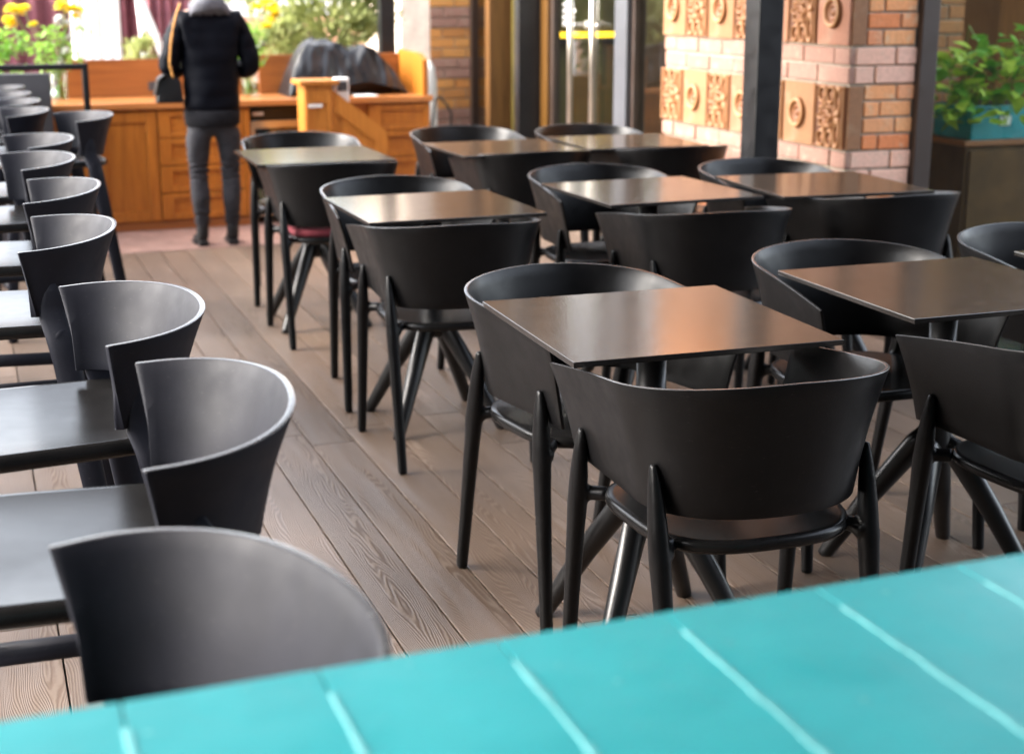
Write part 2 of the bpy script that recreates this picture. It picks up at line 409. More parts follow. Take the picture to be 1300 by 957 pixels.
def make_shell(name, S, mat, parent, na=12, th=.009):
    """curved back: outer and inner skin a constant horizontal distance apart, so the rim is cut level"""
    g = shell_surface(S, na); n = len(g)
    bm = bmesh.new(); O, I = [], []
    for i, c in enumerate(g):
        d = g[min(i + 1, n - 1)][-1] - g[max(i - 1, 0)][-1]; nr = Vector((d.y, -d.x, 0)).normalized() * (th / 2)
        O.append([bm.verts.new(v + nr) for v in c]); I.append([bm.verts.new(v - nr) for v in c])
    m = len(g[0]) - 1
    for i in range(n - 1):
        for j in range(m):
            bm.faces.new((O[i][j], O[i + 1][j], O[i + 1][j + 1], O[i][j + 1])); bm.faces.new((I[i][j], I[i][j + 1], I[i + 1][j + 1], I[i + 1][j]))
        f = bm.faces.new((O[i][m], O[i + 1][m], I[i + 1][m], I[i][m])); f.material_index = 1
        bm.faces.new((O[i][0], I[i][0], I[i + 1][0], O[i + 1][0]))
    for j in range(m):
        bm.faces.new((O[0][j], O[0][j + 1], I[0][j + 1], I[0][j])); bm.faces.new((O[n - 1][j], I[n - 1][j], I[n - 1][j + 1], O[n - 1][j + 1]))
    bmesh.ops.recalc_face_normals(bm, faces=bm.faces[:])
    o = obj(name, bm, mat, mats=[mat, 'rim'])
    md = o.modifiers.new('b', 'BEVEL'); md.width = .0017; md.segments = 2; md.limit_method = 'ANGLE'; md.angle_limit = R(50); md.harden_normals = False
    applied(o); o.parent = parent
    return o

def on_shell(S, na, row, z, off, side=1):
    """point on the shell's outside at grid row (0 = middle of the back), height z, pushed out by off"""
    g = shell_surface(S, na); mid = len(g) // 2
    def at(i):
        c = g[min(mid + i, len(g) - 1)]
        t = max(0, min(1, (z - c[0].z) / (c[-1].z - c[0].z))) * (len(c) - 1); k = min(int(t), len(c) - 2)
        return c[k].lerp(c[k + 1], t - k)
    p = at(row); d = at(row + 1) - at(row - 1); n = Vector((d.y, -d.x, 0)).normalized()
    q = p + n * off
    return Vector((side * q.x, q.y, z))

def seat_bm(xw, y0, y1, zt, th, dish=.012, taper=.0, p=3.2):
    bm = bmesh.new(); n = 64; cy = (y0 + y1) / 2; hy = (y1 - y0) / 2
    def out(k, s, z, sy=None):
        th_ = 2 * PI * k / n; c, s_ = math.cos(th_), math.sin(th_)
        r = (abs(c) ** p + abs(s_) ** p) ** (-1 / p)
        yy = s_ * r; xx = c * r * (1 + taper * yy)
        return bm.verts.new((xx * xw * s, cy + yy * hy * s, z))
    e = th / 2 / min(xw, hy)
    prof = [(.15, zt - dish), (.5, zt - dish * .85), (.78, zt - dish * .45), (.92, zt - dish * .1), (1 - e * .6, zt), (1 - e * .25, zt - th * .10), (1, zt - th * .35), (1, zt - th * .65), (1 - e * .3, zt - th * .92), (1 - e, zt - th), (.8, zt - th), (.3, zt - th - dish * .4)]
    rings = [[out(k, s, z) for k in range(n)] for s, z in prof]
    for a, b in zip(rings, rings[1:]):
        for k in range(n): bm.faces.new((a[k], a[(k + 1) % n], b[(k + 1) % n], b[k]))
    bm.faces.new(rings[0]); bm.faces.new(rings[-1][::-1])
    bmesh.ops.recalc_face_normals(bm, faces=bm.faces[:])
    return bm

def make_chair(label):
    t = thing('tub_chair', label, 'chair', group='black tub chairs around the bistro tables')
    make_shell('backrest', CH, 'chair', t)
    obj('seat', seat_bm(.222, -.165, .262, .461, .028, taper=.06), 'seat', t, True)
    for s in (-1, 1):
        bm = bmesh.new()        # rear leg
        tube(bm, [(s * .213, -.205, 0), (s * .213, -.2045, .004), ] + [Vector((s * .213, -.204, .004)).lerp(on_shell(CH, 12, 16, .605, .007, s), f) for f in (.35, .60, .70, .80, .89, .95, 1.0)],
             [(.0135, .0135), (.0150, .0150), (.0170, .0175), (.0190, .0215), (.0205, .0240), (.0185, .0225), (.0150, .0190), (.0115, .0150), (.007, .009)], 14, sq=.85)
        tube(bm, [(s * .219, -.122, .434), (s * .210, -.115, .437), (s * .199, -.104, .442), (s * .185, -.09, .445)], [.019, .0225, .0160, .0160], 12)
        melt(obj('leg', bm, 'chair', t, True))
        bm = bmesh.new()        # front leg
        tube(bm, [(s * .259, .272, 0), (s * .259, .2715, .004), ] + [Vector((s * .259, .2715, .004)).lerp(on_shell(CH, 12, 31, .585, .007, s), f) for f in (.35, .63, .72, .82, .90, .95, 1.0)],
             [(.0135, .0135), (.0150, .0150), (.0170, .0175), (.0190, .0215), (.0205, .0240), (.0185, .0225), (.0150, .0190), (.0115, .0150), (.007, .009)], 14, sq=.85)
        tube(bm, [(s * .257, .245, .432), (s * .244, .237, .436), (s * .229, .226, .442), (s * .20, .20, .445)], [.019, .0225, .0160, .0160], 12)
        melt(obj('leg', bm, 'chair', t, True))
    return t

def make_stool(label):
    t = thing('bar_stool', label, 'bar stool', group='black bar stools lined up at the left')
    make_shell('backrest', ST, 'stool', t, na=2, th=.010)
    obj('seat', seat_bm(.213, -.135, .315, .752, .030, dish=.007, taper=.03, p=5.5), 'seat', t, True)
    for s in (-1, 1):
        bm = bmesh.new()        # rear leg rises up the outside of the arm
        tube(bm, [(s * .250, -.165, 0), (s * .250, -.165, .004), (s * .240, -.110, .38), (s * .226, -.068, .68), (s * .222, -.058, .735)] + [on_shell(ST, 2, 18, z, o, s) for z, o in ((.77, .010), (.80, .0085), (.825, .0065), (.845, .0045))],
             [(.014, .020), (.015, .022), (.016, .026), (.015, .030), (.012, .031), (.0085, .030), (.0065, .026), (.0045, .020), (.002, .006)], 14, sq=.75, flat=(0, 1, 0))
        tube(bm, [(s * .226, -.066, .726), (s * .215, -.06, .730), (s * .18, -.05, .732)], [.020, .019, .019], 12)
        obj('leg', bm, 'stool', t, True)
        bm = bmesh.new()
        tube(bm, [(s * .235, .335, 0), (s * .235, .335, .004), (s * .212, .295, .45), (s * .194, .268, .735)],
             [(.013, .018), (.014, .020), (.016, .024), (.020, .030)], 14, sq=.75, flat=(0, 1, 0))
        obj('leg', bm, 'stool', t, True)
        bm = bmesh.new(); tube(bm, [(s * .236, -.092, .50), (s * .218, .10, .50), (s * .210, .288, .50)], [(.014, .017)] * 3, 12, sq=.7)
        obj('side_rail', bm, 'stool', t, True)
    bm = bmesh.new(); tube(bm, [(-.224, .313, .22), (.224, .313, .22)], [(.015, .016)] * 2, 12, sq=.7)
    obj('foot_rail', bm, 'stool', t, True)
    return t

def make_table(label):
    t = thing('bistro_table', label, 'table', group='square brown bistro tables')
    bm = BX((-.3, -.3, .743), (.3, .3, .755), .0014, 2)
    for f in bm.faces:
        f.normal_update(); f.material_index = 0 if f.normal.z > .99 else 1; f.smooth = False
    obj('table_top', bm, 'table', t, mats=['table', 'tableedge'])
    bm = bmesh.new()
    lathe(bm, [(0, .742), (.034, .742), (.034, .40), (.042, .355), (.046, .33), (.03, .30), (0, .295)], 24)
    box(bm, (-.07, -.05, .722), (.07, .05, .742), .004)
    box(bm, (-.14, -.02, .728), (.14, .02, .7425), .003); box(bm, (-.02, -.14, .7275), (.02, .14, .742), .003)
    o = obj('column', bm, 'metal', t, True)
    for a in range(4):
        th = PI / 4 + a * PI / 2; c, s = math.cos(th), math.sin(th)
        bm = bmesh.new()
        tube(bm, [(c * .01, s * .01, .385), (c * .045, s * .045, .34), (c * .150, s * .150, .19), (c * .258, s * .258, .012), (c * .267, s * .267, 0)],
             [.026, .0305, .027, .0205, .018], 16)
        obj('leg', bm, 'metal', t, True)
    return t

# ------------------------------------------------------------------ placement tables (metres; x across, y along the rows, z up)
TABLES = [  # x, y, deg, label
 (1.375, 2.772, -2.2, 'nearest bistro table in the left dining row, its top half grey sheen and half brown'),
 (1.444, 4.605, 0.2, 'middle bistro table of the left dining row, with a bright sheen across the top'),
 (1.415, 6.252, -0.9, 'tan looking bistro table just in front of the wooden host stand and the woman'),
 (2.303, 4.697, 1.4, 'bistro table in the centre, pale sheen on its left and orange brown on its right'),
 (2.315, 6.261, 1.3, 'far bistro table in front of the steel door post, beside the wrapped parasol'),
 (2.963, 6.316, -3.0, 'far bistro table in front of the glass door beside the terracotta wall'),
 (2.223, 2.865, -1.2, 'plain brown bistro table at the right, behind the nearest table'),
 (2.987, 4.631, -4.9, 'brown bistro table beside the black post, below the ornamental brick corner'),
 (2.985, 2.880, -1.0, 'bistro table cut off by the right edge, only its pale far corner in view'),
]
CHAIRS = [
 (1.366, 2.353, -2.9, 'nearest tub chair, its whole curved back turned to the viewer behind the teal table'),
 (1.404, 4.263, -5.1, 'tub chair with its back to the viewer at the middle table of the left row'),
 (1.426, 5.950, -5.4, 'tub chair with its back to the viewer at the tan table near the woman'),
 (2.282, 4.209, -5.3, 'tub chair, back to the viewer, at the centre table with the pale sheen'),
 (2.367, 6.061, -0.8, 'tub chair, back to the viewer, at the far table before the steel door post'),
 (3.053, 6.027, 0, 'tub chair with its back to the viewer at the far table before the glass door'),
 (2.206, 2.321, 0, 'tub chair cut off by the right edge, back to the viewer, at the plain table'),
 (3.048, 4.326, 0, 'tub chair, back to the viewer, at the table below the ornamental brick corner'),
 (1.356, 3.152, 191.1, 'tub chair facing the viewer with its left flank showing, at the nearest table'),
 (1.454, 5.057, 177.7, 'tub chair facing the viewer across the middle table of the left row'),
 (1.503, 6.914, 174.2, 'tub chair facing the viewer across the tan table, nearest to the host stand'),
 (2.307, 5.156, 179.1, 'tub chair facing the viewer across the centre table with the pale sheen'),
 (2.365, 6.960, 180, 'tub chair facing the viewer across the far table beside the wrapped parasol'),
 (2.996, 6.829, 180, 'tub chair facing the viewer across the far table, right below the glass door'),
 (2.200, 3.223, 177.4, 'tub chair facing the viewer across the plain brown table at the right'),
 (3.027, 5.099, 180, 'tub chair facing the viewer at the foot of the black post'),
 (2.911, 3.281, 180, 'tub chair facing the viewer by the window glass, cut off by the right edge'),
]
STOOLS = [  # y of far arm, x, y of near arm, x  -> centre and turn
 (.051, 1.415, .150, .905, 'nearest bar stool, only its big curved back showing, beside the teal table'),
 (.215, 2.120, .167, 1.612, 'second bar stool from the viewer, its dished back open to the left'),
 (.145, 2.752, .184, 2.240, 'third bar stool from the viewer, its whole brownish seat showing'),
 (.136, 3.657, .087, 3.151, 'fourth bar stool from the viewer in the left line, by the table leg gap'),
 (.159, 4.408, .128, 3.900, 'fifth bar stool from the viewer in the left line'),
 (.097, 5.180, .155, 4.635, 'sixth bar stool from the viewer, close in front of the seventh one'),
 (.127, 5.835, .205, 5.305, 'seventh bar stool from the viewer, in front of the pulled out stool'),
 (.150, 7.190, .170, 6.680, 'eighth bar stool in the left line, behind the pulled out stool'),
 (.150, 7.800, .160, 7.290, 'ninth bar stool in the left line, third from its far end'),
 (.130, 8.340, .140, 7.830, 'tenth bar stool in the left line, second from its far end'),
 (.125, 8.900, .130, 8.400, 'farthest bar stool of the left line, a thin rim against the grey panel'),
 (.372, 6.860, .440, 6.320, 'bar stool pulled out to the right of the line, its long rear leg showing'),
]

def place_furniture():
    first = None
    for x, y, d, lab in TABLES:
        if first is None:
            first = make_table(lab); first.location = (x, y, 0); first.rotation_euler.z = R(d)
        else: dup(first, lab, (x, y, 0), R(d))
    obj('red_tag', BX((-.045, -.078, .726), (.03, -.0505, .7385), .002), 'cushion', first)
    first = None
    for x, y, d, lab in CHAIRS:
        if first is None:
            first = make_chair(lab); first.location = (x, y, 0); first.rotation_euler.z = R(d)
        else: dup(first, lab, (x, y, 0), R(d))
    first = None
    for fx, fy, nx, ny, lab in STOOLS:
        cx, cy = (fx + nx) / 2, (fy + ny) / 2
        rz = PI / 2 - math.atan2(fx - nx, fy - ny)
        if first is None:
            first = make_stool(lab); first.location = (cx, cy, 0); first.rotation_euler.z = rz
        else: dup(first, lab, (cx, cy, 0), rz)
    # dark red cushion on the chair at the tan table
    bm = seat_bm(.19, -.15, .20, .492, .034, dish=-.004, p=4)
    tag(obj('seat_cushion', bm, 'cushion', None, True, loc=(1.426, 5.950, 0)), 'flat dark red cushion lying on the chair seat at the tan table', 'cushion').rotation_euler.z = R(-5.4)

# ------------------------------------------------------------------ ground
def build_ground():
    bm = bmesh.new()
    vs = [bm.verts.new(v) for v in ((-150, -150, -.16), (150, -150, -.16), (150, 250, -.16), (-150, 250, -.16))]
    bm.faces.new(vs); struct(obj('ground', bm, 'ground'))
    bm = bmesh.new(); tint = []
    x0 = .537 - .146 * 14; w = .146; gap = .0042
    i = 0
    for i in range(36):
        xa = x0 + i * w
        if xa > 3.55: break
        y = -1.6; off = random.random() * 2.2
        ys = [-1.6]
        yy = -1.6 + .6 + off
        if abs(xa - .975) < .02: yy = 4.46 - 2.4 * 3
        while yy < 8.3:
            if yy > -1.2: ys.append(yy)
            yy += 2.4
        ys.append(8.345)
        for a, b in zip(ys, ys[1:]):
            n0 = len(bm.faces)
            box(bm, (xa + gap / 2, a + .0015, -.028), (min(xa + w - gap / 2, 3.597), b - .0015, 0), .0022, 2)
            bm.faces.ensure_lookup_table(); tint += [random.random()] * (len(bm.faces) - n0)
    o = struct(obj('deck', bm, 'deck')); set_attr(o.data, 'tint', tint)
    bm = BX((-2.2, -1.7, -.159), (3.597, 8.345, -.034)); struct(obj('deck_base', bm, 'dark'))
    # board floor in front of the counter, boards running across
    bm = bmesh.new(); y = 8.352
    while y < 9.9:
        box(bm, (-2.2, y + .002, -.03), (3.597, min(y + .118, 9.95), .002), .002, 1); y += .12
    struct(obj('counter_floor', bm, 'floor2'))
    bm = BX((-2.2, 8.347, -.158), (3.597, 9.95, -.032)); struct(obj('counter_floor_base', bm, 'dark'))
    bm = BX((3.605, 4.9, -.155), (9, 11.6, -.01)); struct(obj('interior_floor', bm, 'intfloor'))

# ------------------------------------------------------------------ teal table in front
def build_teal():
    t = thing('teal_table', 'tall teal painted plank table out of focus in the foreground', 'table')
    z0, z1 = .952, .985
    ye = .932
    x = .094; 
    bm = bmesh.new(); box(bm, (-.42, ye - .030, z0 - .05), (1.7, ye - .004, z0 - .0008), .002)
    obj('apron', bm, 'teal', t)
    k = 0
    xs = [.0645 + .1375 * i for i in range(-4, 13)]
    bm = bmesh.new()
    for a, b in zip(xs, xs[1:]):
        box(bm, (a + .001, ye - .60, z0), (b - .0006, ye, z1 - .0005), .0012)
    obj('plank_top', bm, 'teal', t)
    rnd = random.Random(4)
    for xx in xs[1:-1]:
        bm = bmesh.new()
        y = ye - .036 - rnd.uniform(0, .006)
        while y > ye - .59:
            L_ = rnd.uniform(.012, .035); w_ = rnd.uniform(.0012, .0027); o_ = rnd.uniform(-.0006, .0006)
            box(bm, (xx - w_ + o_, max(y - L_, ye - .595), z1 - .003), (xx + w_ + o_, y + .001, z1 + .0006 + rnd.uniform(0, .0003)), .0004, 1)
            y -= L_
        obj('joint_line', bm, 'paleline', t)
    bm = bmesh.new()
    for k in range(60):
        px, py, rr = rnd.uniform(-.3, 1.2), ye - .012 - rnd.random() ** 1.6 * .5, rnd.uniform(.0008, .0034)
        vs = [bm.verts.new((px + rr * (1 + .35 * rnd.uniform(-1, 1)) * math.cos(q * PI / 5), py + rr * rnd.uniform(.7, 1.2) * math.sin(q * PI / 5), z1 + .0002)) for q in range(10)]
        bm.faces.new(vs)
    obj('paint_spatter', bm, 'paleline', t)
    for xx in (-.38, 1.5):
        for yy in (ye - .08, ye - .55):
            obj('leg', BX((xx - .03, yy - .03, 0), (xx + .03, yy + .03, z0 - .001), .004), 'teal', t)

# ------------------------------------------------------------------ ornamental brick pillars
def rosette_h(u, v):
    """relief height 0..1 of the flower-and-scroll tile at u (across), v (up), both in -1..1"""
    h = .30
    def ridge(d, w): return max(0.0, 1 - (d / w) ** 2)
    uc = u + .22; r = math.hypot(uc, v * 1.02); th = math.atan2(v, uc)
    star = .36 + .075 * math.cos(8 * th)
    h = max(h, .3 + .7 * ridge(abs(r - star), .075))
    if r < star: h = max(h, .42 + .10 * math.cos(8 * th))
    h = max(h, .3 + .65 * ridge(r - 0.0, .10), .3 + .45 * ridge(abs(r - .17), .045))
    for s in (1, -1):
        for cx, cy, a, b in ((-.42, .70 * s, .22, .24), (.12, .70 * s, .22, .26), (.60, .52 * s, .17, .42)):
            d = math.hypot((u - cx) / a, (v - cy) / b)
            h = max(h, .3 + .65 * ridge(abs(d - 1) * min(a, b), .06))
            if d < .35: h = max(h, .6)
    h = max(h, .3 + .5 * ridge(abs(abs(u - .42) - abs(v) * .75) * .8, .045) * (1 if abs(v) < .4 else 0))
    h = max(h, .3 + .6 * ridge(abs(abs(u) - .93), .05), .3 + .35 * ridge(abs(abs(v) - .96), .035))
    return h

def relief_tile(name, w, hgt, depth, parent, loc, n=72):
    """tile in local frame of a wall facing -X: u runs along -Y (left to right as seen), v up"""
    bm = bmesh.new(); vals = []
    g = []
    for i in range(n + 1):
        row = []
        for j in range(n + 1):
            u = -1 + 2 * i / n; v = -1 + 2 * j / n
            hh = rosette_h(u, v)
            row.append(bm.verts.new((-hh * depth, -u * w / 2, v * hgt / 2))); vals.append(hh)
        g.append(row)
    for i in range(n):
        for j in range(n):
            bm.faces.new((g[i][j], g[i + 1][j], g[i + 1][j + 1], g[i][j + 1]))
    # rim down to the wall
    ring = [g[i][0] for i in range(n + 1)] + [g[n][j] for j in range(1, n + 1)] + [g[i][n] for i in range(n - 1, -1, -1)] + [g[0][j] for j in range(n - 1, 0, -1)]
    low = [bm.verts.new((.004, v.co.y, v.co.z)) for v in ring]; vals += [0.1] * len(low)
    for k in range(len(ring)):
        bm.faces.new((ring[k], low[k], low[(k + 1) % len(ring)], ring[(k + 1) % len(ring)]))
    bmesh.ops.recalc_face_normals(bm, faces=bm.faces[:])
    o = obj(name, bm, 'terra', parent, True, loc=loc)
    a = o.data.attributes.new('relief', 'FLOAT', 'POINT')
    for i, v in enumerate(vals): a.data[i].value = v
    return o

def ring_tile(name, w, hgt, parent, loc):
    bm = bmesh.new()
    box(bm, (-.012, -w / 2, -hgt / 2), (.004, w / 2, hgt / 2), .002)
    o = obj(name, bm, 'terraplain', parent, False, loc=loc); set_attr(o.data, 'tint', [random.random()] * len(o.data.polygons))
    bm = bmesh.new()
    prof = [(0.0, .022), (.010, .020), (.014, .013), (.021, .012), (.024, .018), (.031, .020), (.034, .014), (.041, .014), (.044, .026), (.050, .032), (.057, .030), (.062, .020), (.064, .008)]
    vals = []
    seg = 40; rings = []
    for r, z in prof:
        rings.append([bm.verts.new((-z - .002, r * math.cos(2 * PI * k / seg), 1.12 * r * math.sin(2 * PI * k / seg))) for k in range(seg)]); vals += [min(1, z / .032)] * seg
    for a, b in zip(rings, rings[1:]):
        for k in range(seg): bm.faces.new((a[k], a[(k + 1) % seg], b[(k + 1) % seg], b[k]))
    bmesh.ops.remove_doubles(bm, verts=rings[0], dist=1e-6)
    bmesh.ops.recalc_face_normals(bm, faces=bm.faces[:])
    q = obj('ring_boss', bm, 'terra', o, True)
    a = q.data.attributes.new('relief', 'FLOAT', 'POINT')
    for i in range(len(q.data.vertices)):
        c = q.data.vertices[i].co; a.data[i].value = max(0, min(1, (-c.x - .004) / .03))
    return o

def bricks(bm, tints, face, a0, a1, zs, depth_pos, blen=.25, cut=0, thick=.03, jit=.0035, gap=.010):
    """rows of bricks; face 'x': wall facing -X at x=depth_pos spanning y a0..a1; 'y': facing -Y at y=depth_pos spanning x"""
    for r, (z0, z1) in enumerate(zs):
        p = a0 - (blen * .5 if (r + cut) % 2 else 0)
        while p < a1:
            q = min(p + blen - gap, a1); s = max(p, a0)
            if q - s > .02:
                n0 = len(bm.faces); j = random.uniform(-jit, jit); k = random.uniform(-.002, .002)
                if face == 'x': box(bm, (depth_pos + j, s, z0 + gap / 2 + k), (depth_pos + thick, q, z1 - gap / 2 + k), .004, 1)
                else: box(bm, (s, depth_pos + j, z0 + gap / 2 + k), (q, depth_pos + thick, z1 - gap / 2 + k), .004, 1)
                bm.faces.ensure_lookup_table(); tints += [random.random()] * (len(bm.faces) - n0)
            p += blen

def build_pillar(X, Y0, Y1, label, wx=.34, rows=True, zmax=4.0):
    t = thing('brick_pillar', label, 'pillar', (0, 0, 0), group=None)
    obj('mortar_core', BX((X + .010, Y0 + .010, -.15), (X + wx, Y1 - .01, zmax)), 'mortar', t)
    # vertical rhythm: bricks | tile band | two pale courses | tile band | two pale courses | bricks
    tb = [(.770, 1.058), (1.222, 1.510), (1.674, 1.962)]
    pale = [(.606, .688), (.688, .770), (1.058, 1.140), (1.140, 1.222), (1.510, 1.592), (1.592, 1.674)]
    red = [(-.15 + i * .0756, -.15 + (i + 1) * .0756) for i in range(10)]
    red2 = []; z = 1.962
    while z < zmax - .05: red2.append((z, z + .0756)); z += .0756
    bm = bmesh.new(); tn = []
    bricks(bm, tn, 'x', Y0, Y1, red + red2, X); bricks(bm, tn, 'y', X + .031, X + wx, red + red2, Y0, cut=1)
    for a, b in tb:   # red bricks beside the tile band on the end face
        n = 4; h = (b - a) / n
        bricks(bm, tn, 'y', X + .085, X + wx, [(a + i * h, a + (i + 1) * h) for i in range(n)], Y0, blen=.17, cut=1)
    o = obj('brickwork', bm, 'brick', t); set_attr(o.data, 'tint', tn)
    bm = bmesh.new(); tn = []
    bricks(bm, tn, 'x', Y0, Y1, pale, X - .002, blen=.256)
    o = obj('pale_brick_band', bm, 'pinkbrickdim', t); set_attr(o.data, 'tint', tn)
    bm = bmesh.new(); tn = []
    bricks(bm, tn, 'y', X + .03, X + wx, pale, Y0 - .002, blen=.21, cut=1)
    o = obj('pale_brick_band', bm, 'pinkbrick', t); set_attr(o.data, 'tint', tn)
    n = max(1, round((Y1 - Y0) / .256)); w = (Y1 - Y0) / n
    for bi, (a, b) in enumerate(tb):
        for k in range(n):
            yc = Y1 - w * (k + .5); zc = (a + b) / 2
            if (k + bi) % 2 == 0: relief_tile('rosette_tile', w - .012, (b - a) - .012, .028, t, (X + .002, yc, zc))
            else: ring_tile('ring_tile', w - .008, (b - a) - .008, t, (X, yc, zc))
        bm = BX((X + .002, Y0 - .003, a + .006), (X + .075, Y0 + .02, b - .006), .004)
        o = obj('corner_tile', bm, 'terraplain', t); set_attr(o.data, 'tint', [.6] * len(o.data.polygons))
    return t

# ------------------------------------------------------------------ facade: glass, door, posts, interior
def build_facade():
    build_pillar(3.6, 5.40, 7.19, 'ornamental brick pillar with rosette and ring terracotta tiles at the right')
    # free-standing steel post
    def post(x0, x1, y0, y1, label, h=2.815, mat='post'):
        t = thing('steel_post', label, 'post', ((x0 + x1) / 2, (y0 + y1) / 2, 0))
        hx, hy = (x1 - x0) / 2, (y1 - y0) / 2
        obj('shaft', BX((-hx, -hy, 0.008), (hx, hy, h), .004), mat, t)
        obj('base_plate', BX((-hx - .03, -hy - .03, 0.001), (hx + .03, hy + .03, .0075), .002), mat, t)
        bm = bmesh.new()
        for sx in (-1, 1):
            for sy in (-1, 1): lathe(bm, [(0, .0185), (.006, .0185), (.008, .0075)], 8, (sx * (hx + .015), sy * (hy + .015), 0))
        obj('anchor_bolt', bm, 'metal', t)
        return t
    post(3.165, 3.285, 5.44, 5.56, 'square black steel post in front of the ornamental brick pillar')
    post(3.42, 3.596, 8.955, 9.045, 'wide dark steel post standing at the left of the glass door')
    # glass door in the x = 3.6 plane
    t = thing('glass_door', 'glass entrance door with two tall steel pull handles and white lettering', 'door', (3.6, 8.25, 0))
    def fr(name, y0, y1, z0, z1, mat, dx0=-.03, dx1=.05, par=t, bev=.003):
        return obj(name, BX((dx0, y0 - 8.25, z0), (dx1, y1 - 8.25, z1), bev), mat, par)
    fr('jamb', 8.83, 8.950, .0, 3.0, 'goldwood')
    fr('jamb', 7.575, 7.735, .0, 3.0, 'greyframe', -.05)
    fr('stile', 7.745, 7.83, .0, 2.9, 'greyframe', -.01, .04)
    fr('stile', 8.775, 8.825, .0, 2.9, 'frame', -.01, .04)
    fr('bottom_rail', 7.832, 8.773, .02, .14, 'frame', -.005, .035)
    fr('lintel', 7.575, 8.95, 3.005, 3.2, 'frame')
    fr('pane', 7.832, 8.773, .145, 2.9, 'glass', .010, .018, bev=0)
    for yy in (8.34, 8.00):
        bm = bmesh.new()
        tube(bm, [(-.075, yy - 8.25, .35), (-.075, yy - 8.25, 1.95)], .018, 16)
        for zz in (.55, 1.75): tube(bm, [(-.075, yy - 8.25, zz), (.012, yy - 8.25, zz)], .010, 10)
        obj('pull_handle', bm, 'steel', t, True)
    bm = bmesh.new(); tube(bm, [(-.03, -.24, 1.255), (-.03, .08, 1.255)], .013, 10); box(bm, (-.045, -.095, 1.23), (-.018, -.06, 1.28), .004)
    obj('lock_bar', bm, 'steel', t, True)
    bm = bmesh.new()   # four rows of small white lettering (too blurred in the photo to read)
    for r, (zz, gaps) in enumerate(((1.375, 0), (1.335, 1), (1.295, 0), (1.255, 1))):
        y = 8.655
        for k in range(8):
            if gaps and k == 4: y -= .018
            wl = random.choice((.014, .017, .019))
            for a, b, c, d in random.sample([(0, 0, .2, 1), (.8, 0, 1, 1), (0, 0, 1, .2), (0, .8, 1, 1), (0, .4, 1, .6)], 3):
                box(bm, (.007, y - wl * c - 8.25, zz - .012 + .026 * b), (.0085, y - wl * a - 8.25, zz - .012 + .026 * d))
            y -= wl + .006
    obj('lettering', bm, 'white', t)
    # fixed glass between door and pillar
    t = thing('window', 'narrow tall side window between glass door and ornamental brick pillar', 'window', (3.6, 7.38, 0))
    obj('frame', BX((-.02, .155, 0), (.05, .190, 3.0), .003), 'frame', t)
    obj('pane', BX((.012, -.185, .03), (.02, .153, 3.0)), 'glass', t)
    # right glass front in the y = 5.4 plane
    t = thing('window', 'large glass window with brown frame right of the ornamental brick pillar', 'window', (4.03, 5.4, 0))
    obj('frame', BX((-.088, -.03, -.15), (0, .05, 3.2), .004), 'frame', t)
    obj('frame', BX((0.002, -.025, -.15), (3.0, .045, .06), .004), 'frame', t)
    obj('pane', BX((.002, .005, .062), (3.0, .013, 3.2)), 'windowglass', t)
    obj('seal', BX((.0015, -.008, .062), (.012, .0045, 3.2), .001), 'greyframe', t)
    # interior
    struct(obj('interior_back_wall', BX((3.95, 11.0, -.15), (9, 11.1, 3.3)), 'panelwood'))
    struct(obj('interior_side_wall', BX((8.9, 5.4, -.15), (9, 10.99, 3.3)), 'panelwood'))
    struct(obj('interior_shade_ceiling', BX((3.62, 7.25, 3.2), (9.0, 10.99, 3.3)), 'panelwood'))  # unseen partial ceiling added to darken the room behind the door
    t = thing('interior_brick_pier', 'dim brown brick pier seen through the right window', 'pillar')
    bm = bmesh.new(); tn = []
    zs = [(-.1 + i * .078, -.1 + (i + 1) * .078) for i in range(42)]
    bricks(bm, tn, 'y', 4.30, 5.15, zs, 6.65, blen=.25)
    o = obj('brickwork', bm, 'darkbrick', t); set_attr(o.data, 'tint', tn)
    obj('mortar_core', BX((4.295, 6.66, -.15), (5.145, 7.2, 3.2)), 'mortar', t)
    # planter with pothos
    t = thing('planter_cabinet', 'dark wooden cabinet behind the right window', 'cabinet', (5.35, 6.35, 0))
    obj('carcass', BX((-.52, -.2, .0), (.75, .25, .675), .004), 'cabinetwood', t)
    obj('cabinet_top', BX((-.55, -.23, .677), (.78, .27, .705), .004), 'walnut', t)
    for k in range(3): obj('cabinet_door', BX((-.50 + k * .41, -.218, .05), (-.11 + k * .41, -.2015, .65), .004), 'cabinetwood', t)
    t = thing('planter_box', 'teal planter trough on the dark cabinet behind the right window', 'planter', (5.35, 6.3, .706))
    obj('trough', BX((-.50, -.16, 0), (.7, .16, .175), .006), 'tealbox', t)
    obj('handle_plate', BX((-.33, -.168, .07), (-.26, -.1605, .12), .003), 'white', t)
    obj('soil', BX((-.48, -.14, .155), (.68, .14, .178)), 'bark', t)
    pothos()
    # glowing yellow shelf strip inside
    t = thing('bottle_shelf', 'dark bar back panel with a glowing yellow strip seen through the glass door', 'bar shelf', (4.75, 10.7, 0))
    obj('panel', BX((-.65, -.02, 0), (.19, .2, 2.6), .004), 'olivepanel', t)
    obj('light_strip', BX((-.62, -.05, 1.10), (.16, -.022, 1.14), .004), 'lamp', t)
    obj('shelf', BX((-.62, -.16, 1.055), (.16, -.021, 1.095), .003), 'dark', t)

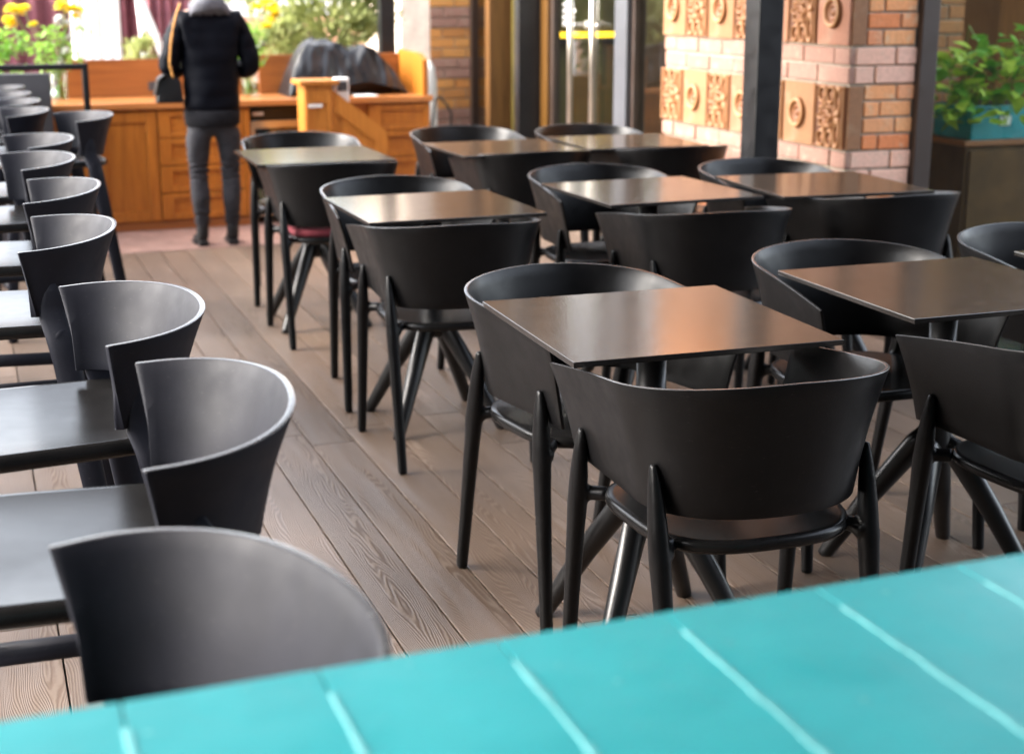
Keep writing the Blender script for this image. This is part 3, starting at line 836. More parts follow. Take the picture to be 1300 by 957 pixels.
def pothos():
    t = thing('pothos_plant', 'leafy green pothos trailing out of the teal planter behind the window', 'plant', (5.35, 6.3, .88))
    for nm, mat, n, seed in (('foliage', 'pothos', 300, 1), ('pale_foliage', 'pothos2', 130, 2)):
        rnd = random.Random(seed); bm = bmesh.new()
        for k in range(n):
            a = rnd.uniform(-.62, .75); d = rnd.uniform(-.24, .12)
            top = .42 * (1 - ((a + .02) / .85) ** 2)
            z = rnd.uniform(-.06, max(.05, top))
            if nm == 'pale_foliage': a = rnd.uniform(-.72, -.12); z = rnd.uniform(-.10, .30); d = rnd.uniform(-.28, -.02)
            leaf(bm, Vector((a, d, z)), rnd.uniform(.06, .125), rnd)
        obj(nm, bm, mat, t, True)
    rnd = random.Random(5); bm = bmesh.new()
    for k in range(26):
        a = rnd.uniform(-.5, .5); x2 = a + rnd.uniform(-.22, .12); z2 = rnd.uniform(-.08, .35)
        tube(bm, [(a, 0, 0), ((a + x2) / 2, -.08, max(z2, .1) + .08), (x2, -.2, z2)], .003, 5)
    obj('vine', bm, 'stem', t, True)

def leaf(bm, p, s, rnd, droop=.5, width=.62):
    """heart-shaped folded leaf"""
    a = rnd.uniform(0, 2 * PI); tilt = rnd.uniform(-.9, .5)
    d = Vector((math.cos(a) * math.cos(tilt), math.sin(a) * math.cos(tilt), math.sin(tilt)))
    side = d.cross(Vector((0, 0, 1))).normalized(); up = side.cross(d)
    side = (side + up * rnd.uniform(-.6, .6)).normalized(); up = side.cross(d)
    pr = [(0, .05), (.12, .34), (.3, .5), (.55, .42), (.8, .2), (1, 0.0)]
    mid = []; lf = []; rt = []
    for q, w in pr:
        c = p + d * (q * s) - up * (droop * .25 * s * q * q)
        mid.append(bm.verts.new(c)); lf.append(bm.verts.new(c + side * (w * width * s) + up * (.10 * s * w))); rt.append(bm.verts.new(c - side * (w * width * s) + up * (.10 * s * w)))
    for i in range(len(pr) - 1):
        bm.faces.new((mid[i], mid[i + 1], lf[i + 1], lf[i])); bm.faces.new((mid[i], rt[i], rt[i + 1], mid[i + 1]))

# ------------------------------------------------------------------ counter at the back
def build_counter():
    t = thing('service_counter', 'long honey coloured wooden service counter across the back', 'counter', (0, 9.1, 0))
    x0, x1 = .30, 2.86
    obj('counter_top', BX((x0 - .02, -.02, .755), (x1 + .01, .60, .792), .005), 'oakx', t)
    obj('back_board', BX((x0 + .26, .555, .7925), (1.775, .59, 1.03), .003), 'walnut', t)
    obj('back_board', BX((1.84, .555, .7925), (2.80, .59, 1.045), .003), 'walnut', t)
    bm = bmesh.new()   # right end board with sloped top
    pts = [(.0, .7925), (.0, 1.02), (.12, 1.06), (.588, 1.075), (.588, .7925)]
    A = [bm.verts.new((2.805, y, z)) for y, z in pts]; B = [bm.verts.new((2.84, y, z)) for y, z in pts]
    bm.faces.new(A[::-1]); bm.faces.new(B)
    for i in range(5): bm.faces.new((A[i], A[(i + 1) % 5], B[(i + 1) % 5], B[i]))
    bmesh.ops.recalc_face_normals(bm, faces=bm.faces[:])
    obj('end_board', bm, 'oak', t)
    # carcass in sections; open bay for the fridge
    for a, b in ((x0, 1.665), (2.03, x1)):
        obj('carcass', BX((a, .03, .0), (b, .58, .754), .003), 'oak', t)
    obj('plinth', BX((x0 + .001, .012, .003), (1.664, .029, .055), .002), 'walnut', t)
    def door(xa, xb, za, zb, knob=None):
        bm = bmesh.new(); f = .062; y0 = .003
        box(bm, (xa, y0, za), (xa + f, .0285, zb), .003); box(bm, (xb - f, y0, za), (xb, .0285, zb), .003)
        box(bm, (xa + f + .0005, y0 + .001, za), (xb - f - .0005, .0285, za + f), .003); box(bm, (xa + f + .0005, y0 + .001, zb - f), (xb - f - .0005, .0285, zb), .003)
        box(bm, (xa + f + .0005, y0 + .014, za + f + .0005), (xb - f - .0005, .028, zb - f - .0005))
        d = obj('cabinet_door', bm, 'oak', t)
        if knob:
            bm = bmesh.new(); tube(bm, [(knob[0], y0, knob[1]), (knob[0], y0 - .012, knob[1]), (knob[0], y0 - .016, knob[1]), (knob[0], y0 - .03, knob[1])], [.006, .006, .014, .011], 12)
            obj('knob', bm, 'knob', d, True)
    door(.305, .60, .06, .735, (.57, .64)); door(.715, 1.085, .06, .735, (.775, .64))
    obj('pilaster', BX((.605, .004, .06), (.71, .0285, .735), .003), 'oak', t)
    def drawer(xa, xb, za, zb):
        bm = bmesh.new(); f = .035; y0 = .002
        box(bm, (xa, y0, za), (xa + .075, .0285, zb), .003); box(bm, (xb - f, y0, za), (xb, .0285, zb), .003)
        box(bm, (xa + .0755, y0 + .001, za), (xb - f - .0005, .0285, za + f), .003); box(bm, (xa + .0755, y0 + .001, zb - f), (xb - f - .0005, .0285, zb), .003)
        box(bm, (xa + .0755, y0 + .015, za + f + .0005), (xb - f - .0005, .028, zb - f - .0005))
        obj('drawer_front', bm, 'oak', t)
    for k in range(4): drawer(1.095, 1.62, .065 + k * .17, .228 + k * .17)
    obj('pilaster', BX((1.625, .004, .06), (1.663, .0285, .735), .003), 'oak', t)
    for k in range(4): drawer(2.44, 2.85, .065 + k * .17, .228 + k * .17)
    obj('socket_plate', BX((1.115, .545, .83), (1.165, .554, .885), .003), 'greypanel', t)
    # fridge in the bay
    t = thing('bottle_fridge', 'low glass fronted drinks fridge under the counter right of the woman', 'fridge', (1.845, 9.13, 0))
    bm = bmesh.new()
    box(bm, (-.172, .05, .04), (-.15, .5, .745), .003); box(bm, (.15, .05, .04), (.172, .5, .745), .003); box(bm, (-.149, .05, .715), (.149, .5, .745)); box(bm, (-.149, .05, .04), (.149, .5, .1)); box(bm, (-.149, .48, .101), (.149, .5, .714))
    obj('cabinet', bm, 'dark', t)
    obj('control_strip', BX((-.17, .025, .66), (.17, .049, .74), .003), 'metal', t)
    obj('badge', BX((-.155, .020, .69), (-.085, .0245, .71), .001), 'white', t)
    obj('door_frame', BX((-.17, .02, .61), (.17, .049, .655), .003), 'steel', t)
    obj('door_frame', BX((-.17, .02, .05), (.17, .049, .09), .003), 'steel', t)
    obj('door_frame', BX((-.17, .021, .0905), (-.145, .048, .6095), .003), 'steel', t)
    obj('door_frame', BX((.145, .021, .0905), (.17, .048, .6095), .003), 'steel', t)
    obj('pane', BX((-.144, .030, .091), (.144, .036, .609)), 'glass', t)
    obj('wire_shelf', BX((-.148, .06, .36), (.148, .47, .368)), 'steel', t)
    cols = ('bottleamber', 'bottlegreen', 'white', 'bottleamber', 'bottlered')
    for row, zz in enumerate((.369, .101)):
        for k in range(5):
            bm = bmesh.new(); lathe(bm, [(0, 0), (.024, 0), (.025, .01), (.025, .12), (.021, .145), (.010, .165), (.009, .20), (.011, .203), (0, .205)], 14)
            o = obj('bottle', bm, cols[(k + row) % 5], None, True, loc=(1.845 - .115 + k * .057, 9.25, zz))
            tag(o, 'small bottle standing in the glass fronted drinks fridge', 'bottle', 'bottles in the drinks fridge')

def build_hoststand():
    t = thing('host_stand', 'light orange wooden host stand with a sloping side in front of the counter', 'lectern', (0, 8.6, 0))
    obj('pillar', BX((1.905, 0, 0), (2.075, .20, .905), .005), 'pine', t)
    obj('cap', BX((1.875, -.03, .9065), (2.115, .23, .935), .005), 'pine', t)
    bm = bmesh.new()   # framed front of the pillar
    box(bm, (1.912, -.012, .03), (1.937, -.0005, .88), .002); box(bm, (2.043, -.012, .03), (2.068, -.0005, .88), .002)
    box(bm, (1.9375, -.0115, .80), (2.0425, -.0005, .88), .002); box(bm, (1.9375, -.0115, .03), (2.0425, -.0005, .11), .002)
    obj('front_frame', bm, 'pine', t)
    obj('name_plate', BX((1.925, -.0185, .775), (2.01, -.0125, .795), .002), 'white', t)
    bm = bmesh.new()   # sloping side panel with a frame and recessed field
    def prism(pts, y0, y1):
        A = [bm.verts.new((x, y0, z)) for x, z in pts]; B = [bm.verts.new((x, y1, z)) for x, z in pts]
        bm.faces.new(A); bm.faces.new(B[::-1])
        n = len(pts)
        for i in range(n): bm.faces.new((A[(i + 1) % n], A[i], B[i], B[(i + 1) % n]))
    prism([(2.0755, 0.0), (2.42, 0.0), (2.42, .60), (2.0755, .865)], .03, .045)
    prism([(2.0755, .76), (2.42, .50), (2.42, .615), (2.0755, .88)], .012, .0295)
    prism([(2.345, 0.0), (2.42, 0.0), (2.42, .4995), (2.345, .556)], .013, .0295)
    prism([(2.0755, 0.0), (2.105, 0.0), (2.105, .735), (2.0755, .757)], .013, .0295)
    bmesh.ops.recalc_face_normals(bm, faces=bm.faces[:])
    obj('side_panel', bm, 'pine', t)
    bm = bmesh.new()
    prism([(2.0755, .0), (2.42, 0.0), (2.42, .60), (2.0755, .865)], .40, .415)
    bmesh.ops.recalc_face_normals(bm, faces=bm.faces[:])
    obj('side_panel', bm, 'pine', t)
    bm = bmesh.new()
    prism([(2.077, .80), (2.43, .53), (2.43, .545), (2.077, .815)], .046, .399)
    bmesh.ops.recalc_face_normals(bm, faces=bm.faces[:])
    obj('desk_board', bm, 'pine', t)
    t = thing('card_reader', 'small white device standing behind the cap of the host stand', 'card reader', (2.17, 8.75, .79))
    # it stands on a little ledge of the desk
    obj('device_body', BX((-.045, -.03, -.01), (.045, .035, .15), .01, 3), 'white', t)
    obj('screen', BX((-.032, -.0335, .07), (.032, -.0305, .13), .001), 'greypanel', t)
    t = thing('paper_cup', 'small white paper cup on the counter beside the host stand', 'cup', (2.30, 9.25, .793))
    bm = bmesh.new(); lathe(bm, [(0, 0), (.026, 0), (.034, .085), (.037, .088), (.034, .09), (.031, .085), (.024, .006), (0, .006)], 20)
    obj('cup_body', bm, 'white', t, True)
    t = thing('menu_sheet', 'white menu sheet lying on the counter beside the host stand', 'paper', (2.40, 9.22, .793))
    obj('sheet', BX((-.03, -.09, 0), (.11, .07, .006), .001), 'white', t)

def build_cover():
    bm = bmesh.new()
    n, m = 70, 40
    g = []
    for i in range(n + 1):
        row = []
        for j in range(m + 1):
            u = i / n; v = j / m
            x = 1.955 + u * .80; y = 9.30 + v * .33
            ed = min(1, min(u, 1 - u) / .26) ; ev = min(1, min(v + .02, 1.02 - v) / .22)
            env = (ed * (2 - ed)) ** .8 * (ev * (2 - ev)) ** .8
            hgt = .335 - .12 * max(0, (u - .62) / .38) ** 1.3 - .05 * (1 - min(1, u / .2)) + .012 * math.sin(u * 9)
            p = Vector((x * 6, y * 5, 3.3))
            f = noise.noise(p) * .05 + noise.noise(p * 2.3) * .028 + .02 * math.sin(14 * u + 5 * v + 3 * noise.noise(p * .7)) * (1 - v)
            z = .793 + env * (hgt + f * 1.1)
            fold = .022 * noise.noise(Vector((u * 14, z * 9, 1)))
            row.append(bm.verts.new((x + fold * .6, y + fold - .035 * (1 - env) * (1 if v < .5 else -1), max(.7935, z))))
        g.append(row)
    for i in range(n):
        for j in range(m): bm.faces.new((g[i][j], g[i + 1][j], g[i + 1][j + 1], g[i][j + 1]))
    o = obj('equipment_cover', bm, 'tarp', None, True)
    md = o.modifiers.new('s', 'SUBSURF'); md.levels = 1; md.render_levels = 1
    applied(o)
    tag(o, 'shiny black fabric cover draped over a bulky machine on the counter', 'cover')

# ------------------------------------------------------------------ flowers in vases
def bloom(bm, c, r, rnd):
    c = Vector(c)
    for ring, (n, el, s) in enumerate(((14, -.1, 1), (12, .35, .95), (9, .75, .8), (6, 1.15, .6))):
        for k in range(n):
            a = 2 * PI * (k + rnd.random() * .5) / n + ring; e = el + rnd.uniform(-.15, .15)
            d = Vector((math.cos(a) * math.cos(e), math.sin(a) * math.cos(e), math.sin(e)))
            sd = d.cross(Vector((0, 0, 1))).normalized(); L_ = r * s
            q = [c + d * (.1 * L_), c + d * (.6 * L_) + sd * (.2 * r), c + d * L_ + Vector((0, 0, .05 * r)), c + d * (.6 * L_) - sd * (.2 * r)]
            bm.faces.new([bm.verts.new(v) for v in q])

def build_vase(label, x, y, zt, heads, wheads, leafbox, seed):
    rnd = random.Random(seed)
    t = thing('flower_vase', label, 'vase of flowers', (x, y, .793))
    bm = bmesh.new(); hw = .052; h = .225
    lathe(bm, [(0, .001), (.050, .001), (.052, .006), (.053, h), (.049, h), (.048, .014), (0, .012)], 28)
    obj('vase', bm, 'vaseglass', t, True)
    bm = bmesh.new(); lathe(bm, [(0, .013), (.047, .013), (.047, .10), (0, .10)], 24); obj('water', bm, 'vaseglass', t, True)
    bm = bmesh.new(); tips = heads + wheads
    for k in range(16):
        a = rnd.uniform(0, 2 * PI); hx, hz = (tips[k % len(tips)][0], tips[k % len(tips)][2]) if k < len(tips) * 2 else (rnd.uniform(-.1, .1), .4)
        hy = tips[k % len(tips)][1] if k < len(tips) * 2 else 0
        b = (-.030 * math.cos(a), -.030 * math.sin(a), .02)
        tube(bm, [b, (.025 * math.cos(a), .025 * math.sin(a), .2), (hx * .7, hy * .7, hz * .72), (hx, hy, hz)], .0028, 5)
    obj('stems', bm, 'stem', t, True)
    bm = bmesh.new()
    for k in range(260):
        q = Vector((rnd.gauss(0, leafbox[0]), rnd.gauss(0, .05), rnd.uniform(leafbox[1], leafbox[2])))
        leaf(bm, q, rnd.uniform(.03, .06), rnd, width=.5)
    for k in range(40):
        leaf(bm, Vector((rnd.uniform(-.04, .04), rnd.uniform(-.04, .04), rnd.uniform(.04, .2))), .03, rnd, width=.3)
    obj('foliage', bm, 'herb', t, True)
    for hlist, mat, nm in ((heads, 'yellow', 'yellow_bloom'), (wheads, 'whitepetal', 'white_bloom')):
        for (hx, hy, hz, r) in hlist:
            bm = bmesh.new()
            for k in range(4):
                bloom(bm, (hx + rnd.uniform(-.5, .5) * r, hy + rnd.uniform(-.5, .5) * r, hz + rnd.uniform(-.45, .45) * r), r * .75, rnd)
            obj(nm, bm, mat, t)
    return t

def bush(t, name, mat, cx, cy, z0, rx, ry, h, n, size, seed, needle=True, lean=0):
    rnd = random.Random(seed); bm = bmesh.new()
    clumps = []
    for k in range(max(9, n // 90)):
        a = rnd.uniform(0, 2 * PI); rr = rnd.random() ** .6; zz = rnd.random()
        taper = (1 - zz) ** .7 * .85 + .15 if needle == 'cone' else math.sin(PI * (.15 + .8 * zz))
        clumps.append(Vector((cx + math.cos(a) * rr * rx * taper + lean * zz, cy + math.sin(a) * rr * ry * taper, z0 + h * zz)))
    for k in range(n):
        c = rnd.choice(clumps)
        p = c + Vector((rnd.gauss(0, rx * .17), rnd.gauss(0, ry * .17), rnd.gauss(0, h * .07)))
        if needle:
            d = (p - Vector((cx, cy, z0 + h * .3))).normalized(); d = (d + Vector((rnd.uniform(-.7, .7), rnd.uniform(-.7, .7), rnd.uniform(-.2, .9)))).normalized()
            s = size * rnd.uniform(.7, 1.5); sd = d.cross(Vector((rnd.uniform(-1, 1), rnd.uniform(-1, 1), rnd.uniform(-1, 1)))).normalized() * s * .16
            bm.faces.new([bm.verts.new(q) for q in (p, p + d * s * .5 + sd, p + d * s, p + d * s * .5 - sd)])
        else: leaf(bm, p, size * rnd.uniform(.7, 1.4), rnd, width=.5)
    return obj(name, bm, mat, t, True)

def build_back():
    build_vase('glass vase of yellow and white chrysanthemums at the left end of the counter', .545, 9.36, .8,
               [(-.27, 0, .49, .068), (-.22, .02, .53, .07), (-.17, -.02, .545, .06), (.07, 0, .56, .07), (.13, .02, .53, .07), (-.12, -.03, .465, .04), (.06, -.04, .45, .03)],
               [(.01, -.03, .49, .05), (.06, -.04, .47, .045), (.04, -.05, .30, .04), (.07, -.03, .39, .035), (.02, -.05, .25, .035)], (.075, .20, .46), 3)
    build_vase('glass vase of yellow chrysanthemums just right of the woman', 1.715, 9.36, .8,
               [(.085, 0, .55, .062), (.14, .02, .57, .065), (.175, -.02, .50, .06), (.12, -.04, .45, .05), (.19, 0, .55, .05)],
               [(.04, -.04, .30, .035), (.10, -.02, .33, .03)], (.055, .20, .46), 4)
    # dark grey planter and steel frame by the stool line
    t = thing('planter_box', 'dark grey rectangular planter panel at the far end of the stools', 'planter', (.0, 9.02, 0))
    obj('box_body', BX((-.75, -.03, .0), (.475, .045, .985), .004), 'greypanel', t)
    t = thing('plant', 'bright green leafy plant above the dark grey planter at far left', 'plant', (.15, 9.75, 0))
    bush(t, 'foliage', 'herb', 0, 0, .90, .42, .12, .30, 520, .05, 11, False)
    bush(t, 'stem', 'stem', 0, 0, .05, .2, .08, .9, 60, .2, 12, True)
    t = thing('steel_railing', 'dark tubular steel frame standing over the grey planter panel', 'frame', (0, 8.72, 0))
    bm = bmesh.new(); tube(bm, [(-.8, 0, 1.035), (.640, 0, 1.035)], [(.018, .018)] * 2, 12, sq=.4); obj('top_rail', bm, 'post', t, False)
    for xx in (.655, -.815):
        bm = bmesh.new(); tube(bm, [(xx, 0, .0), (xx, 0, 1.053)], [(.019, .019)] * 2, 12, sq=.4); obj('leg', bm, 'post', t)
    # post behind the end of the counter
    t = thing('steel_post', 'dark steel post rising behind the black cover and the end board', 'post', (2.76, 9.78, 0))
    obj('shaft', BX((-.052, -.04, -.15), (.05, .06, 3.4), .004), 'post', t)
    obj('base_plate', BX((-.09, -.08, -.158), (.09, .1, -.1505), .002), 'post', t)
    # far brick pillar with pale flank
    t = thing('brick_pillar', 'far brick pillar with a whitewashed peeling flank beyond the counter', 'pillar')
    obj('pale_flank', BX((3.35, 11.452, -.155), (3.598, 13.0, 4.0), .006), 'palewall', t)
    bm = bmesh.new(); tn = []; bp = bmesh.new(); tp = []
    for i in range(50):
        z = (-.15 + i * .082, -.15 + (i + 1) * .082)
        if i % 5 in (1, 2): bricks(bp, tp, 'y', 3.6, 4.6, [z], 11.447, blen=.24, cut=i)
        else: bricks(bm, tn, 'y', 3.6, 4.6, [z], 11.45, blen=.21, cut=i)
    o = obj('brickwork', bm, 'orangebrick', t); set_attr(o.data, 'tint', tn)
    o = obj('pale_brick_band', bp, 'pinkbrickdim', t); set_attr(o.data, 'tint', [v * .3 + .3 for v in tp])
    obj('mortar_core', BX((3.6, 11.462, -.155), (4.6, 12.9, 4.0)), 'mortar', t)
    t = thing('window', 'dark framed glass in front of the far brick pillar', 'window', (3.96, 11.4, 0))
    obj('frame', BX((-.03, -.03, -.15), (.03, .03, 3.2), .003), 'frame', t)
    obj('pane', BX((.032, -.004, -.15), (.42, .004, 3.2)), 'glass', t)
    obj('frame', BX((.422, -.03, -.15), (.47, .03, 3.2), .003), 'greyframe', t)
    # wrapped parasol leaning on its stand
    t = thing('folded_parasol', 'folded white parasol in a plastic wrap leaning at the far pillar', 'parasol', (3.42, 11.25, -.155))
    bm = bmesh.new(); rnd = random.Random(8); prev = None; rings = []
    for i, (z, r) in enumerate(((.05, .04), (.12, .09), (.3, .115), (.5, .105), (.7, .09), (.9, .07), (1.02, .045), (1.07, .01))):
        ring = []
        for k in range(28):
            th = 2 * PI * k / 28; rr = r * (1 + .22 * math.sin(k * 2.2 + z * 4) + rnd.uniform(-.08, .08))
            ring.append(bm.verts.new((rr * math.cos(th) + z * .09, rr * math.sin(th), z)))
        rings.append(ring)
    for a, b in zip(rings, rings[1:]):
        for k in range(28): bm.faces.new((a[k], a[(k + 1) % 28], b[(k + 1) % 28], b[k]))
    bm.faces.new(rings[-1]); bm.faces.new(rings[0][::-1])
    obj('wrap', bm, 'plasticwrap', t, True)
    bm = bmesh.new(); tube(bm, [(-.005, 0, 0.001), (0.0, 0, .12)], .022, 12); obj('pole', bm, 'steel', t, True)
    t = thing('folding_trolley', 'thin dark tubular trolley frame beside the wrapped parasol', 'trolley', (3.50, 11.02, -.155))
    bm = bmesh.new()
    tube(bm, [(-.08, 0, 0), (-.06, 0, .45), (.0, 0, .78), (.03, 0, .80), (.10, 0, .72), (.13, 0, .66), (.13, .05, 0)], .011, 8)
    tube(bm, [(-.07, 0, .25), (.13, 0, .25)], .009, 8)
    obj('tube_frame', bm, 'metal', t, True)
    bm = bmesh.new(); 
    for xx in (-.08, .13): tube(bm, [(xx - .001, -.02, .05), (xx - .001, .02, .05)], .045, 16)
    obj('wheel', bm, 'dark', t, True)
    # planting bed behind the counter
    t = thing('planter_box', 'wooden trough with shrubs right behind the counter', 'planter', (2.1, 10.25, -.158))
    obj('trough', BX((-1.3, -.25, 0), (1.0, .25, 1.0), .008), 'walnut', t)
    def shrub(lab, x, y, rx, h, n, seed, shape, mat='conifer', lean=0, size=.075, z=.835):
        s = thing('conifer_shrub', lab, 'shrub', (x, y, z))
        bush(s, 'foliage', mat, 0, 0, .05, rx, .22, h, n, size, seed, shape, lean)
        bm = bmesh.new()
        tube(bm, [(0, 0, 0), (.02, 0, h * .2), (.10, 0, h * .45), (.22, .02, h * .8)], [.022, .018, .013, .006], 8)
        tube(bm, [(.01, 0, h * .12), (-.08, 0, h * .28), (-.2, .02, h * .5)], [.016, .012, .006], 8)
        tube(bm, [(.03, 0, h * .25), (.16, -.02, h * .36), (.3, 0, h * .45)], [.012, .009, .004], 8)
        obj('trunk', bm, 'bark', s, True)
        return s
    shrub('large yellow green spreading conifer behind the black cover', 2.50, 10.3, .46, .75, 3400, 21, True)
    shrub('small low olive green conifer right of the woman', 2.08, 10.2, .22, .30, 900, 22, True)
    shrub('small cone shaped conifer with a brown tip left of the woman', 1.15, 10.3, .13, .24, 500, 23, 'cone', size=.05)
    shrub('tiny green conifer between the white drape and the woman', 1.36, 10.25, .08, .16, 260, 24, 'cone', size=.04)
    shrub('tall pale green conifer behind the yellow chrysanthemums', 2.06, 10.75, .28, .75, 900, 25, True, z=.95)
    t2 = thing('planter_box', 'low white planter trough with tiny conifers left of the woman', 'planter', (.8, 10.25, -.158))
    obj('trough', BX((-.3, -.2, 0), (.28 + .0, .2, .95), .008), 'whitefab', t2)
    t2 = thing('planter_box', 'narrow white planter trough behind the woman', 'planter', (1.25, 10.52, -.158))
    obj('trough', BX((-.16, -.38, 0), (.25, -.05, .96), .008), 'whitefab', t2)
    # pavilion across the path: white columns, burgundy drapes, brick gable
    def drape(name, x0, x1, y, z0, z1, mat, amp, waves, parent, slope=0.0):
        bm = bmesh.new(); n = int(waves * 12); rows = 12; g = []
        for i in range(n + 1):
            u = i / n; col = []
            for j in range(rows + 1):
                v = j / rows
                col.append(bm.verts.new((x0 + (x1 - x0) * u + slope * (1 - v), y + amp * math.sin(u * waves * 2 * PI + .6 * math.sin(v * 3)) * (.6 + .4 * v), z0 + (z1 - z0) * v)))
            g.append(col)
        for i in range(n):
            for j in range(rows): bm.faces.new((g[i][j], g[i + 1][j], g[i + 1][j + 1], g[i][j + 1]))
        return obj(name, bm, mat, parent, True)
    for x0, x1, lab in ((.735, .81, 'narrow cream drape hanging left of the white drapes'), (.815, .935, 'left white drape hanging beyond the counter'), (.945, 1.085, 'right white drape hanging beyond the counter')):
        t = thing('curtain', lab, 'curtain', (0, 10.85, 0)); drape('fabric', x0, x1, 0, .2, 3.0, 'whitefab', .02, 2.0, t)
        t.children[0]['label'] = lab
    t = thing('curtain', 'burgundy drape hanging at far left behind the flowers', 'curtain', (0, 11.2, 0)); drape('fabric', -.9, .86, 0, .0, 1.42, 'burgundy', .03, 12, t)
    t = thing('curtain', 'burgundy drape hanging between the white drapes and the woman', 'curtain', (0, 11.25, 0)); drape('fabric', 1.02, 1.36, 0, .0, 3, 'burgundy', .03, 4, t)
    t = thing('curtain', 'lighter burgundy drape gathered diagonally beside the woman', 'curtain', (0, 11.05, 0)); drape('fabric', 1.27, 1.62, 0, .0, 3, 'burgundylight', .03, 5, t)
    t = thing('curtain', 'white sash crossing diagonally beside the woman', 'curtain', (0, 10.95, 0))
    bm = bmesh.new(); tube(bm, [(1.18, 0, 1.65), (1.235, 0, 1.42), (1.33, -.03, 1.15), (1.41, -.03, .90)], [(.035, .02), (.03, .02), (.028, .02), (.03, .02)], 12)
    tube(bm, [(1.235, .02, 1.45), (1.26, .02, 1.0), (1.27, .02, .4)], [(.028, .02)] * 3, 12); obj('fabric', bm, 'whitefab', t, True)
    t = thing('pavilion', 'pale pavilion wall with pink roof edge across the path', 'building', (0, 12.3, 0))
    obj('wall', BX((-4.0, 0, -.158), (1.9, .15, 1.50)), 'palewall', t)
    obj('roof_edge', BX((-4.1, -.35, 1.50), (1.95, .2, 1.95), .01), 'pinkedge', t)
    t = thing('garden_wall', 'sunlit pale brick wall behind the conifers', 'wall', (0, 12.6, 0))
    bm = bmesh.new(); tn = []
    bricks(bm, tn, 'y', 1.92, 3.34, [(-.15 + i * .078, -.15 + (i + 1) * .078) for i in range(18)], 0, blen=.25)
    o = obj('brickwork', bm, 'pinkbrick', t); set_attr(o.data, 'tint', tn)
    obj('mortar_core', BX((1.92, .012, -.155), (3.34, .2, 1.25)), 'mortar', t)

# ------------------------------------------------------------------ the woman
def skinned(name, joints, edges, mat, parent, root=0, sub=2, smooth_iter=0):
    me = bpy.data.meshes.new(name)
    me.from_pydata([j[0] for j in joints], edges, [])
    o = link(bpy.data.objects.new(name, me))
    md = o.modifiers.new('k', 'SKIN'); md.use_smooth_shade = True
    for i, j in enumerate(joints):
        r = j[1] if isinstance(j[1], tuple) else (j[1], j[1])
        me.skin_vertices[0].data[i].radius = r
        me.skin_vertices[0].data[i].use_root = (i == root)
    md = o.modifiers.new('s', 'SUBSURF'); md.levels = sub; md.render_levels = sub
    applied(o); o.data.materials.clear(); o.data.materials.append(MAT[mat]); o.parent = parent
    return o

